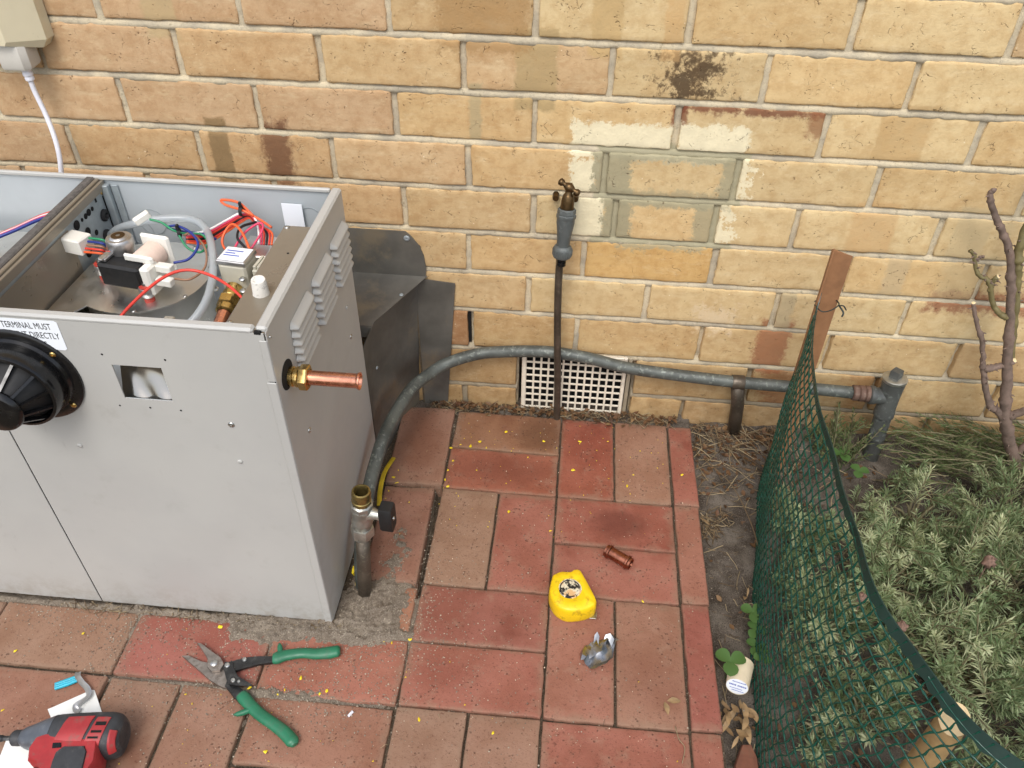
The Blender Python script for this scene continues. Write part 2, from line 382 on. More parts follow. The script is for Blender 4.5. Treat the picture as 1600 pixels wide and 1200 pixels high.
def paver_mat():
    k = NT('fired_clay_paver'); P = k.pos(); oi = k.n('ShaderNodeObjectInfo'); base = k.mix(.14, oi.outputs['Color'], S(142, 114, 98))
    c = k.mix(k.mr(k.noise(11, 4, .6, P), .32, .7, 0, .6), base, k.mix(1.0, base, S(214, 196, 180), 'MULTIPLY'))
    c = k.mix(k.mr(k.noise(30, 5, .7, P), .5, .75, 0, .55), c, S(150, 122, 102))          # dust film
    c = k.mix(k.mr(k.noise(7, 4, .6, P), .56, .74, 0, .5), c, k.mix(1.0, c, S(190, 140, 120), 'MULTIPLY'))
    gs = k.n('ShaderNodeSeparateXYZ'); k.l(k.coord('Generated'), gs.inputs[0])
    ex = k.math('MINIMUM', gs.outputs[0], k.math('SUBTRACT', 1.0, gs.outputs[0])); ey = k.math('MINIMUM', gs.outputs[1], k.math('SUBTRACT', 1.0, gs.outputs[1]))
    ed = k.math('ADD', k.math('MINIMUM', ex, ey), k.math('MULTIPLY', k.math('SUBTRACT', k.noise(38, 5, .7, P), .5), .22))
    c = k.mix(k.mr(ed, -.02, .085, .62, 0), c, S(136, 112, 92))
    psx = k.n('ShaderNodeSeparateXYZ'); k.l(P, psx.inputs[0])
    for (sx_, sy_, rx_, ry_, cc, aa) in ((.245, -.305, .055, .035, S(96, 50, 38), .75), (.085, -.080, .050, .052, S(98, 66, 44), .8), (-.155, -.13, .035, .09, S(120, 76, 54), .6), (.02, -.19, .10, .045, S(104, 56, 42), .5), (.19, -.10, .05, .07, S(120, 56, 40), .45), (.30, -.62, .05, .05, S(120, 76, 60), .35), (-.03, -.64, .05, .03, S(122, 66, 52), .4)):
        q1 = k.math('POWER', k.math('DIVIDE', k.math('SUBTRACT', psx.outputs[0], sx_), rx_), 2.0); q2 = k.math('POWER', k.math('DIVIDE', k.math('SUBTRACT', psx.outputs[1], sy_), ry_), 2.0)
        dd = k.math('ADD', k.math('ADD', q1, q2), k.math('MULTIPLY', k.math('SUBTRACT', k.noise(40, 5, .7, P), .5), 1.6))
        c = k.mix(k.mr(dd, -.1, 1.7, aa, 0), c, cc)
    sp = k.math('MULTIPLY', k.mr(k.noise(190, 4, .75, P), .57, .66), k.mr(k.noise(24, 3, .6, P), .32, .56))
    c = k.mix(k.math('MULTIPLY', sp, .75), c, S(92, 54, 42))
    s2 = k.math('MULTIPLY', k.mr(k.noise(330, 3, .7, P, 0, (1, 2.2, 1)), .56, .66), k.mr(k.noise(70, 3, .6, P), .4, .6)); c = k.mix(k.math('MULTIPLY', s2, .8), c, S(96, 60, 47))
    sm = k.math('MULTIPLY', k.mr(k.voro(140, 'F1', P), .14, .28, 1, 0), k.mr(k.noise(30, 3, .6, P), .5, .6))
    c = k.mix(k.math('MULTIPLY', sm, .6), c, S(70, 44, 34))
    wh = k.math('MULTIPLY', k.mr(k.voro(95, 'F1', P), .04, .09, 1, 0), k.mr(k.noise(19, 2, .5, P), .54, .6))
    c = k.mix(k.math('MULTIPLY', wh, .75), c, S(214, 184, 158))
    h = k.math('SUBTRACT', k.noise(120, 5, .7, P), sm)
    return k.done(c, k.mr(k.noise(12, 3, .6, P), .3, .7, .72, .9), 0, k.bump(h, .65, .0016), .3)
MT['paver'] = paver_mat()
def sand_mat(name, a, b, c3, dk):
    k = NT(name); P = k.pos()
    c = k.mix(k.mr(k.noise(22, 4, .6, P), .3, .7), a, b)
    c = k.mix(k.mr(k.noise(420, 3, .8, P), .52, .66, 0, .8), c, c3)
    c = k.mix(k.mr(k.voro(330, 'F1', P), .12, .3, 1, 0), c, dk)
    return k.done(c, .95, 0, k.bump(k.noise(380, 4, .8, P), .9, .003), .15)
MT['sand'] = sand_mat('grey_joint_sand', S(124, 112, 98), S(142, 130, 114), S(176, 166, 150), S(84, 74, 62))
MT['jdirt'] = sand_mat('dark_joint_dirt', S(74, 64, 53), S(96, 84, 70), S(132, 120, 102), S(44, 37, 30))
MT['soil'] = sand_mat('dark_garden_soil', S(68, 60, 52), S(114, 106, 96), S(134, 124, 112), S(34, 28, 24))
MT['ground'] = sand_mat('garden_earth', S(96, 86, 70), S(112, 100, 82), S(130, 118, 98), S(60, 52, 42))

# ------------------------------------------------------------------ ground, paving, soil
def ground():
    b = MB(); b.add([(-60, -60, -.075), (60, -60, -.075), (60, 60, -.075), (-60, 60, -.075)], [(0, 1, 2, 3)])
    b.build('ground', MT['ground'], kind='structure')
ground()

def slab(name, x0, x1, y0, y1, zt, thick, mat, parent, col, tilt=(0, 0), rotz=0.0, nu=20, nv=12, rnd=.0019, wav=.0016, face='z'):
    """rounded uneven brick-like block; face 'z' = top face up, 'y' = face towards -y (x0..x1, z=y0..y1)"""
    cx, cy = (x0 + x1) / 2, (y0 + y1) / 2; sd_ = random.uniform(0, 90)
    def ax(n, L): return [0, rnd / L * .5, rnd * 1.6 / L] + [rnd * 1.6 / L + (1 - 3.2 * rnd / L) * i / n for i in range(1, n)] + [1 - rnd * 1.6 / L, 1 - rnd / L * .5, 1]
    U, W = ax(nu, x1 - x0), ax(nv, y1 - y0); nU, nW = len(U), len(W); vs = []; fs = []
    for j, w in enumerate(W):
        for i, u in enumerate(U):
            x, y = x0 + (x1 - x0) * u, y0 + (y1 - y0) * w
            ei, ej = min(i, nU - 1 - i), min(j, nW - 1 - j)
            drop = 0
            if ei == 0 or ej == 0: drop = rnd
            elif ei == 1 or ej == 1: drop = rnd * .35
            if min(ei, ej) < 1:
                q_ = nz(x * 60, y * 60, sd_) + .7 * nz(x * 170, y * 170, sd_ + 3); x += q_ * wav * (.8 if ei == 0 else .1); y += (nz(x * 60, y * 60, sd_ + 9) + .7 * nz(x * 170, y * 170, sd_ + 6)) * wav * (.8 if ej == 0 else .1)
            if ei + ej < 2:
                x += (cx - x) * rnd * .5 / (x1 - x0); y += (cy - y) * rnd * .8 / (y1 - y0)
            h = -drop * (1 + .8 * nz(x * 40, y * 40, sd_ + 4)) + nz(x * 22, y * 22, sd_ + 2) * wav * .6 + tilt[0] * (x - cx) + tilt[1] * (y - cy)
            vs.append((x, y, h))
    for j in range(nW - 1):
        for i in range(nU - 1):
            a = j * nU + i; fs.append((a, a + 1, a + nU + 1, a + nU))
    ring = [i for i in range(nU)] + [j * nU + nU - 1 for j in range(1, nW)] + [(nW - 1) * nU + i for i in range(nU - 2, -1, -1)] + [j * nU for j in range(nW - 2, 0, -1)]
    o = len(vs); vs += [(vs[r][0], vs[r][1], -thick) for r in ring]; m = len(ring)
    for k in range(m):
        fs.append((ring[k], o + k, o + (k + 1) % m, ring[(k + 1) % m]))
    if rotz:
        c_, s_ = math.cos(rotz), math.sin(rotz)
        vs = [(cx + (x - cx) * c_ - (y - cy) * s_, cy + (x - cx) * s_ + (y - cy) * c_, z) for x, y, z in vs]
    if face == 'z': vs = [(x, y, zt + h) for x, y, h in vs]
    else: vs = [(x, zt - h, y) for x, y, h in vs]
    b = MB(); b.add(vs, fs)
    ob = b.build(name, mat, parent, 60); ob.color = (*col, 1); return ob

# joint sand sheet, heaped over the pavers next to the heater
def bumpz(x, y, cx, cy, rx, ry): return math.exp(-((x - cx) / rx) ** 2 - ((y - cy) / ry) ** 2)
def sand_h(x, y):
    h = -.0085 + nz(x * 30, y * 30) * .002 + nz(x * 260, y * 260, 6) * .0009
    if -.5 < y < -.24: h -= .03 * math.exp(-((x + .1035) / .006) ** 2)
    g = 0
    for cx, cy, rx, ry, a in ((-.19, -.545, .035, .05, .020), (-.150, -.42, .040, .11, .0150), (-.25, -.585, .12, .026, .014), (-.355, -.600, .06, .030, .012), (-.30, -.575, .30, .010, .010), (-.62, -.572, .3, .010, .010), (-.145, -.53, .04, .045, .0125), (-.56, -.60, .015, .045, .0085), (-.31, -.70, .10, .012, .0078), (-.12, -.64, .02, .05, .006), (-.14, -.07, .03, .025, .0095), (-.45, -.695, .1, .008, .007), (-.24, -.69, .08, .016, .0085), (-.36, -.745, .04, .008, .008)):
        g += a * bumpz(x, y, cx, cy, rx, ry)
    g = min(g, .016) * (1 + .35 * nz(x * 40, y * 40, 3) + .35 * nz(x * 120, y * 120, 5) + .25 * nz(x * 230, y * 230, 7))
    return h + max(g, 0)
def joint_h(x, y):
    h = -.0085 + nz(x * 30, y * 30) * .002 + nz(x * 260, y * 260, 6) * .0012
    if -.5 < y < -.24: h -= .03 * math.exp(-((x + .1035) / .006) ** 2)
    return h
def sand():
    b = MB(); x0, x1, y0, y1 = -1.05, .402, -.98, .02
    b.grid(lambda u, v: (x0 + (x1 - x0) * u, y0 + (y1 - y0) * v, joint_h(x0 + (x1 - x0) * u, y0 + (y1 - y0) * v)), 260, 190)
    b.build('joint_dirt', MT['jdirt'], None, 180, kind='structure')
    b = MB(); x0, x1, y0, y1 = -1.0, -.06, -.80, -.02
    b.grid(lambda u, v: (x0 + (x1 - x0) * u, y0 + (y1 - y0) * v, sand_h(x0 + (x1 - x0) * u, y0 + (y1 - y0) * v) - .0018), 300, 260)
    b.build('spilt_sand', MT['sand'], None, 180, kind='structure')
sand()

PAV = thing('brick_paving', (0.1, -.5, 0), 'red clay brick paving laid in a basket-weave between heater and garden bed', 'paving')
del PAV['label']; del PAV['category']; PAV['kind'] = 'structure'
gx = lambda u: .3513 + u * .112
gy = lambda v: -.0249 - v * .112
red1, red2, tan1, tan2, dk = S(152, 94, 78), S(142, 86, 72), S(148, 118, 98), S(142, 112, 92), S(142, 78, 58)
pavers = []
def pv(u0, u1, v0, v1, col, tilt=None): pavers.append((gx(u0), gx(u1), gy(v1), gy(v0), col, tilt))
pv(-4, -2, 0, 1, S(142, 102, 74)); pv(-4, -2, 1, 2, S(150, 88, 66)); pv(-2, -1, 0, 2, S(150, 84, 64)); pv(-1, 0, 0, 2, S(152, 114, 92))
pv(-4, -3, 2, 4, S(150, 120, 98)); pv(-3, -2, 2, 4, red1); pv(-2, 0, 2, 3, S(148, 86, 70)); pv(-2, 0, 3, 4, S(156, 98, 82))
pv(-4, -2, 4, 5, red2); pv(-4, -2, 5, 6, red1); pv(-2, -1, 4, 6, S(152, 102, 84)); pv(-1, 0, 4, 6, S(148, 108, 88))
pv(-4, -3, 6, 8, tan1); pv(-3, -2, 6, 8, S(148, 114, 94)); pv(-2, 0, 6, 7, red1); pv(-2, 0, 7, 8, tan1)
X = [-1.03, -.79, -.556, -.322, -.0967]
for i in range(3): pavers.append((X[i], X[i + 1], -.690, -.578, [tan1, S(150, 118, 96), S(156, 92, 80)][i], None))
pavers.append((X[3], X[4], -.699, -.585, S(160, 102, 84), None))
pavers.append((-.436, -.322, -.925, -.694, S(150, 114, 94), None)); pavers.append((-.553, -.438, -.925, -.694, S(148, 116, 96), None))
pavers.append((-.79, -.556, -.803, -.693, S(150, 108, 88), None)); pavers.append((-.79, -.556, -.918, -.806, tan1, None)); pavers.append((-1.03, -.792, -.803, -.693, tan2, None))
pavers.append((-.319, -.0985, -.808, -.702, S(150, 108, 88), None)); pavers.append((-.319, -.0985, -.921, -.811, red1, None))
for (x0, x1, y0, y1, c, t) in pavers:
    g = .0019
    slab('paver', x0 + g, x1 - g, y0 + g, y1 - g, random.uniform(-.0008, .0008), .045, MT['paver'], PAV, c, (random.uniform(-.006, .006), random.uniform(-.006, .006)), random.uniform(-.004, .004))
slab('paver', -.212, -.1005, -.246, -.028, .004, .045, MT['paver'], PAV, S(150, 112, 92), (.02, .004), R(1.2))
slab('paver', -.205, -.1085, -.476, -.256, .003, .045, MT['paver'], PAV, S(148, 108, 90), (.02, -.004), R(1.5))
slab('paver', -.178, -.1025, -.576, -.484, .0, .045, MT['paver'], PAV, S(160, 112, 86), (-.01, 0), R(1))
ys = [-.026, -.2455, -.468, -.693, -.918]
for i in range(4):
    o = slab('edge_paver', .3545, .4015 - .001 * i, ys[i + 1] + .0015, ys[i] - .0015, random.uniform(-.002, .001), .07, MT['paver'], PAV, [S(152, 92, 76), S(154, 104, 86), S(146, 84, 72), S(150, 94, 78)][i], (0, 0), R(.4))

def soil_h(x, y):
    h = -.032 + nz(x * 9, y * 9, 1) * .012 + nz(x * 28, y * 28, 2) * .007 + nz(x * 80, y * 80, 3) * .003
    if y > -.14: h += .027 * min(1, (y + .14) / .1)
    return min(h, .0) if x > .43 else min(h, -.012)
def soil():
    b = MB(); x0, x1, y0, y1 = .385, 1.5, -1.15, .02
    b.grid(lambda u, v: (x0 + (x1 - x0) * u, y0 + (y1 - y0) * v, soil_h(x0 + (x1 - x0) * u, y0 + (y1 - y0) * v)), 200, 220)
    b.build('garden_soil', MT['soil'], None, 180, kind='structure')
    b = MB()                                  # strip of earth between the paving and the foot of the wall
    b.grid(lambda u, v: (-.3 + .70 * u, -.034 + .06 * v, -.006 + .008 * v + nz(u * 60, v * 9, 2) * .004 + nz(u * 160, v * 20, 4) * .003), 220, 14)
    b.build('wall_foot_soil', MT['soil'], None, 180, kind='structure')
soil()

# ------------------------------------------------------------------ brick wall
JZ = [1.117, 1.030, .944, .858, .772, .686, .600, .514, .427, .340, .251, .155, .056, -.042]       # bed joints, top to bottom
ROWX = {  # first index = course whose top is JZ[i]; perpends that show
    0: [], 1: [], 2: [], 3: [-.655, -.422, -.185, .044, .278, .520, .751],
    4: [-.541, -.303, -.069, .166, .406, .630], 5: [-.659, -.424, -.188, .046, .281, .517, .757],
    6: [-.780, -.544, -.305, -.066, .170, .393, .624, .871], 7: [-.184, .049, .195, .372, .512, .756],
    8: [-.069, .146, .385, .623, .862], 9: [.045, .273, .516, .755], 10: [-.069, .144, .390, .636, .879],
    11: [.030, .266, .502, .752], 12: [-.085, .030, .266, .380, .640, .886]}
XL, XR = -1.25, 1.45
VX0, VX1, VZ1 = .030, .266, .162
C_Y, C_T, C_O, C_G, C_D = S(212, 188, 142), S(196, 165, 128), S(206, 172, 120), S(202, 174, 130), S(182, 151, 106)
soot, cream, cem = S(72, 54, 38), S(236, 224, 188), S(162, 154, 124)
STAIN = [(.255, .33, .690, .775, soot, .72, .02, .14), (.27, .31, .70, .75, soot, .6, .012, .1), (.013, .080, .66, .79, S(176, 152, 108), .8, .004, .01), (.270, .520, .671, .684, S(112, 62, 44), .85, .006, .018), (.27, .297, .64, .684, S(120, 68, 48), .8, .006, .02), (.49, .52, .64, .684, S(140, 92, 62), .7, .008, .02),
 (-.427, -.378, .50, .62, S(120, 84, 60), .9, .010, .03), (-.523, -.488, .50, .62, S(146, 120, 84), .95, .003, .008),
 (.110, .279, .585, .646, cream, .96, .004, .022), (.283, .402, .585, .650, cream, .96, .004, .022), (.112, .160, .505, .583, cream, .95, .004, .03), (.115, .178, .42, .52, cream, .95, .004, .02), (.383, .412, .505, .61, cream, .85, .005, .07), (.366, .400, .42, .52, cream, .85, .005, .07),
 (.150, .216, .505, .61, cem, .9, .005, .028), (.165, .395, .584, .61, cem, .9, .005, .02), (.368, .395, .505, .61, cem, .85, .005, .02), (.170, .395, .50, .530, cem, .6, .005, .02), (.172, .226, .42, .52, cem, .92, .005, .024), (.19, .38, .498, .52, cem, .85, .004, .016), (.335, .372, .42, .52, cem, .75, .006, .03), (.205, .361, .412, .44, cem, .75, .005, .03), (.20, .372, .42, .437, cem, .6, .005, .02),
 (.601, .680, .59, .70, S(192, 158, 108), .6, .003, .008), (.604, .680, .42, .53, S(200, 162, 112), .6, .004, .008), (.497, .558, .14, .27, S(160, 108, 76), .85, .006, .02), (.787, 1.0, .318, .36, S(142, 84, 60), .8, .012, .03), (.691, .730, .33, .44, S(196, 172, 132), .85, .004, .01), (.129, .177, .75, .88, S(196, 166, 116), .85, .004, .012), (-.11, .037, .75, .88, S(168, 132, 86), .7, .01, .03), (-.062, -.042, .59, .70, S(178, 160, 122), .8, .003, .008), (-.582, -.529, .75, .88, S(188, 166, 124), .7, .005, .012), (.375, .442, .235, .292, S(222, 200, 164), .7, .012, .05), (.517, .548, .24, .35, S(184, 166, 130), .85, .004, .01), (.24, .268, .75, .88, S(200, 162, 110), .6, .003, .006), (.78, .84, .42, .53, S(200, 178, 136), .8, .003, .008), (.79, .87, .33, .44, S(196, 174, 132), .5, .01, .02), (.70, .79, .06, .16, S(150, 100, 56), .5, .02, .05), (.53, .60, .05, .16, S(150, 92, 56), .6, .02, .06)]
WALL = thing('brick_wall', (.1, .06, -.04), 'cream and yellow clay brick wall with pale raked mortar joints and a patched repair', 'wall')
BM0 = brick_mat('yellow_clay_brick')
def wall():
    mor = MB()
    def strip_bed(zc, w, xa, xb):
        n = int((xb - xa) / .007)
        prof = [(-w / 2 - .006, .012), (-w / 2 - .0015, .0012), (-w * .1, .0016), (w * .22, .0036), (w / 2 + .0006, .0080), (w / 2 + .005, .014)]
        def fn(u, v):
            i = v * (len(prof) - 1); z, y = prof[int(round(i))]; x = xa + (xb - xa) * u
            e = nz(x * 45, zc * 50) * .0012 + nz(x * 140, zc * 50, 3) * .0007
            return (x, y + e + nz(x * 90, z * 400 + zc * 10, 8) * .0008, zc + z + (e if abs(z) > w * .3 else 0) + nz(x * 3, zc * 9, 11) * .002)
        mor.grid(fn, n, len(prof) - 1)
    for i, z in enumerate(JZ[:-1]):
        if i == 12: strip_bed(z, .012, XL, VX0 - .002); strip_bed(z, .012, VX1 + .002, XR)
        else: strip_bed(z, .0112, XL, XR)
    for i in range(13):
        zt, zb = JZ[i] - .0052, JZ[i + 1] + .0052
        xs = list(ROWX[i])
        if not xs: xs = [(-.069 if i % 2 else .046)]
        step = .2365
        while xs[0] - step > XL: xs.insert(0, xs[0] - step)
        while xs[-1] + step < XR: xs.append(xs[-1] + step)
        allx = [XL] + xs + [XR]
        for a, b in zip(allx[:-1], allx[1:]):
            if i >= 11 and a >= VX0 - .001 and b <= VX1 + .001: continue
            wa, wb = (random.uniform(.0045, .0065), random.uniform(.0045, .0065))
            if a == XL: wa = 0
            if b == XR: wb = 0
            x0, x1 = a + wa, b - wb; cx = (x0 + x1) / 2; zc = (zt + zb) / 2
            t = random.random()
            base = C_Y if cx > .1 else (C_T if cx < -.25 else C_G)
            if t < .25: base = tuple(p * .6 + q * .4 for p, q in zip(base, C_O))
            elif t < .45: base = tuple(p * .5 + q * .5 for p, q in zip(base, C_T))
            if zc < .25: base = tuple(p * .5 + q * .5 for p, q in zip(base, C_D))  # low courses toned darker: splashed dirt plus shade put into the colour
            if i == 8 and .1 < cx < .3: base = S(206, 170, 112)
            if i == 10 and cx < -.07 and cx > -.25: base = S(166, 128, 92)
            f = random.uniform(.94, 1.05); base = tuple(min(1, q * f) for q in base)
            mk = [m for m in STAIN if m[0] < x1 - .004 and m[1] > x0 + .004 and m[2] < zt - .008 and m[3] > zb + .008]
            mat = brick_mat('stained_clay_brick', mk) if mk else BM0
            slab('brick', x0, x1, zb, zt, random.uniform(-.0016, .0012), .045, mat, WALL, base, (random.uniform(-.006, .006), random.uniform(-.012, .012)), random.uniform(-.003, .003), 30, 10, .0020, .0024, 'y')
        for x in xs:
            if i >= 11 and VX0 - .001 <= x <= VX1 + .001: continue
            w = .0105; open_ = (i == 10 and x < -.06 and x > -.08)
            prof = [(-w / 2 - .005, .012), (-w / 2 - .001, .0024), (w / 2 + .001, .0028), (w / 2 + .005, .012)]
            off = random.uniform(.0, .003) + (.012 if i >= 10 and x > .3 else 0) + (.02 if open_ else 0)
            def fn(u, v, x=x, prof=prof, off=off):
                px, py = prof[int(round(u * 3))]; z = zb - .004 + (zt - zb + .008) * v
                e = nz(z * 60, x * 30) * .0012
                return (x + px + e, py + off * (1 if py < .01 else 0) + nz(z * 150, x * 50 + u, 5) * .0012, z)
            mor.grid(fn, 3, 12)
    # strip round the vent opening
    mor.build('mortar', MT['mortar'], WALL, 180)
    c = MB()
    c.box(XL, VX0, .013, .11, -.07, JZ[0], .0005); c.box(VX1, XR, .013, .11, -.07, JZ[0], .0005); c.box(VX0, VX1, .013, .11, VZ1 - .012, JZ[0] - .0004, .0005)
    c.box(VX0, VX1, .085, .11, -.07, VZ1 - .014, .0005)
    c.build('wall_core', MT['mortar'], WALL)
    # the storey above the built courses
    k = NT('upper_brickwork'); q = k.n('ShaderNodeTexBrick'); mp = k.n('ShaderNodeMapping'); k.l(k.coord(), mp.inputs[0]); mp.inputs['Rotation'].default_value = (R(90), 0, 0); k.l(mp.outputs[0], q.inputs['Vector'])
    q.inputs['Color1'].default_value = (*C_Y, 1); q.inputs['Color2'].default_value = (*C_T, 1); q.inputs['Mortar'].default_value = (*S(200, 190, 165), 1)
    q.inputs['Scale'].default_value = 1; q.inputs['Brick Width'].default_value = .24; q.inputs['Row Height'].default_value = .086; q.inputs['Mortar Size'].default_value = .005
    um = k.done(q.outputs['Color'], .9)
    c = MB(); c.box(XL, XR, -.001, .11, JZ[0] + .001, 2.3, .001); c.build('upper_wall', um, WALL)
    w = MB(); w.box(-.0745, -.0685, .006, .02, .165, .243, .0005); w.build('weep_hole', MT['void'], WALL)
wall()

# vent grille
def vent():
    t = thing('wall_vent', (.146, -.004, 0), 'cream square-holed air vent set low in the brick wall', 'vent')
    x0, x1, z0, z1 = .037, .253, -.012, .156
    f = MB(); w = .0095
    f.box(x0, x0 + w, -.004, .010, z0, z1, .0015); f.box(x1 - w * .8, x1, -.004, .010, z0, z1, .0015); f.box(x0 + w - .0004, x1 - w * .8 + .0004, -.0035, .0095, z1 - w, z1 - .0004, .0012)
    f.build('frame', MT['cream_vent'], t)
    g = MB(); n = 13; a, b = x0 + w, x1 - w * .8
    for i in range(1, n): 
        x = a + (b - a) * i / n; g.box(x - .0021, x + .0021, -.0025, .0015, z0, z1 - w + .001, .0007)
    m = 9
    for j in range(0, m):
        z = z0 + (z1 - w - z0) * j / m; g.box(a - .001, b + .001, -.0018, .0010, z - .0022, z + .0022, .0007)
    g.build('grille', MT['cream_vent'], t)
    e = MB(); e.box(x1 + .002, x1 + .010, -.001, .02, -.02, .155, .001); e.build('side_mortar', MT['mortar'], t)
    v = MB(); v.box(x0 - .004, x1 + .004, .045, .05, -.03, .15, .0005); v.build('dark_cavity', MT['void'], t)
vent()

# ------------------------------------------------------------------ heater
def plate_hole(b, x0, x1, z0, z1, hx0, hx1, hz0, hz1, y, th):
    """sheet in the xz plane at y (facing -y) with a rectangular hole"""
    xs, zs = [x0, hx0, hx1, x1], [z0, hz0, hz1, z1]
    vs = [(x, y, z) for z in zs for x in xs] + [(x, y + th, z) for z in zs for x in xs]; fs = []
    for j in range(3):
        for i in range(3):
            if i == 1 and j == 1: continue
            a = j * 4 + i; fs.append((a, a + 1, a + 5, a + 4)); fs.append((16 + a, 16 + a + 4, 16 + a + 5, 16 + a + 1))
    for loop, fl in (([0, 3, 15, 12], 0), ([5, 6, 10, 9], 1)):
        for k in range(4):
            a, c = loop[k], loop[(k + 1) % 4]; q = (a, a + 16, c + 16, c); fs.append(q if not fl else q[::-1])
    b.add(vs, fs)
def text_mesh(txt, size, M, mat, parent, name='lettering', align='LEFT'):
    cu = bpy.data.curves.new('txt', 'FONT'); cu.body = txt; cu.size = size; cu.extrude = .00008; cu.align_x = align; cu.space_line = .95; cu.offset = 0
    ob = bpy.data.objects.new('txt', cu); COL.objects.link(ob)
    bpy.context.view_layer.update()
    me = bpy.data.meshes.new_from_object(ob.evaluated_get(bpy.context.evaluated_depsgraph_get()))
    bpy.data.objects.remove(ob)
    b = MB(); b.add([(v.co.x * .64, v.co.y, v.co.z) for v in me.vertices], [tuple(p.vertices) for p in me.polygons], M)
    return b.build(name, mat, parent)
def wire(parent, pts, col, r=.0017, n=6, name='wire'):
    b = MB(); b.tube(cr(pts, 6), r, n); return b.build(name, MT['w_' + col] if 'w_' + col in MT else MT[col], parent, 180)

HXL, HXR, HYF, HYB, HT = -1.02, -.230, -.566, -.209, .612
def heater():
    H = thing('ducted_gas_heater', (-.6, -.39, 0), 'open-topped beige steel gas heater cabinet with wiring, fan motor and black flue terminal', 'heater')
    SEAM = -.6285
    # front sheets
    b = MB(); plate_hole(b, SEAM + .0012, -.2335, .004, .606, -.440, -.376, .4845, .541, HYF, .0016)
    fp = b.build('front_panel', MT['paint'], H)
    b = MB(); b.box(HXL, SEAM - .0012, HYF, HYF + .0016, .004, .606, .0006); b.build('front_panel', MT['paint'], H)
    b = MB(); b.box(HXL, -.2435, HYF + .003, HYF + .02, .002, .60, .001); 
    b = MB(); b.box(HXL, -.246, HYF - .0006, HYF + .0125, .6045, HT, .0028); b.build('front_rim', MT['paint'], H)
    b = MB(); b.box(HXL, HXR - .016, HYB - .006, HYB + .0008, .605, HT, .0018); b.build('back_rim', MT['paint'], H)
    # side sheet, its returns
    b = MB(); b.box(HXR - .0016, HXR, HYF - .0004, HYB, .003, .608, .0007)
    sp = b.build('side_panel', MT['paint'], H)
    b = MB(); b.box(HXR - .0145, HXR + .0004, HYF + .004, HYB + .001, .6035, HT + .0006, .0028); b.build('side_rim', MT['paint'], H)
    b = MB(); b.box(-.2425, HXR - .0003, HYF - .0026, HYF - .0008, .003, .531, .0009); b.box(-.2400, HXR - .0003, HYF - .0024, HYF - .0006, .533, .597, .0009)
    b.build('corner_return', MT['paint'], H)
    b = MB(); b.box(-.2450, -.2365, HYF - .0003, HYF + .004, .6040, .6085, .0004); b.build('corner_gap', MT['void'], H)
    # louvres
    for (ya, yb) in ((-.497, -.413), (-.398, -.316), (-.301, -.223)):
        for i in range(6):
            zc = .5615 - .0131 * i; hgt = .0068; L = (yb - ya)
            lb = MB(); nS = 18
            def fn(u, v):
                a = -math.pi / 2 + 0; y = ya + L * u
                e = min(u, 1 - u) * L; k = min(1.0, e / hgt); k = math.sqrt(max(0, 1 - (1 - k) ** 2))
                z = zc + (v * 2 - 1) * hgt * (.25 + .75 * k)
                prof = math.sin(min(1, (1 - v) * 1.18) * math.pi / 2) if v > .15 else (v / .15) * math.sin(min(1, .85 * 1.18) * math.pi / 2)
                return (HXR + .0004 +   .0105 * prof * k, y, z)
            lb.grid(fn, nS, 8); lb.build('louvre', MT['paint'], sp, 180)
    for y, z in ((-.265, .373), (-.502, .387)): screw(sp, (HXR + .0002, y, z), (1, 0, 0), .0042)
    screw(sp, (HXR + .0002, -.266, .432), (1, 0, 0), .0035, MT['paint'])
    screw(sp, (HXR + .0002, -.558, .596), (1, 0, 0), .002, MT['zinc'])
    # back sheet (its inner face shows), floors
    b = MB(); b.box(HXL, HXR - .002, HYB - .0016, HYB, .003, .606, .0006); b.build('back_panel', MT['inside'], H)
    b = MB(); b.box(HXL, HXR - .003, HYF + .003, HYB - .002, .436, .440, .0006); b.build('inner_floor', MT['inside'], H)
    b = MB(); b.box(HXR - .0030, HXR - .0018, HYF + .004, HYB - .002, .44, .603, .0003); b.box(HXL, HXR - .004, HYF + .0022, HYF + .0032, .44, .484, .0003); b.build('inner_lining', MT['inside'], H)
    b = MB(); b.box(HXL, HXL + .0016, HYF + .003, HYB - .003, .003, .606, .0006); b.build('side_panel', MT['paint'], H)
    for x, z, r in ((-.545, .535, .022), (-.57, .515, .022), (-.285, .558, .018)):
        b = MB(); b.lathe([(r + .0004, .0), (r + .0004, .0007), (r - .0004, .0007), (r - .0004, 0)], (x, HYB - .0017, z), (0, -1, 0), 40); b.build('knockout_ring', MT['galv'], H, 60)
    # window piece behind the hole
    b = MB()
    def fnw(u, v):
        x = -.448 + .080 * u; z = .476 + .072 * v
        lo = max(0, 1 - v / .62)
        return (x, HYF + .026 - .022 * lo ** 1.25 + .0016 * lo * math.sin(u * 15 + v * 9) + .0012 * lo * nz(u * 4, v * 5), z)
    b.grid(fnw, 24, 24)
    k = NT('polished_duct'); MTp = k.done(S(150, 147, 142), k.mr(k.noise(30), .3, .7, .1, .22), 1.0); b.build('inner_duct', MTp, H, 180)
    for x, z in ((-.447, .557), (-.367, .555), (-.451, .471), (-.410, .471), (-.369, .470)):
        b = MB(); b.lathe([(.0014, 0), (.0014, .0002), (0, .0003)], (x, HYF - .0002, z), (0, -1, 0), 10); b.build('pilot_hole', MT['void'], fp)
    screw(fp, (-.306, HYF - .0002, .451), (0, -1, 0), .0045)
    for x, z in ((-.309, .381), (-.534, .388)): screw(fp, (x, HYF - .0002, z), (0, -1, 0), .0036, MT['paint'], 'cap')
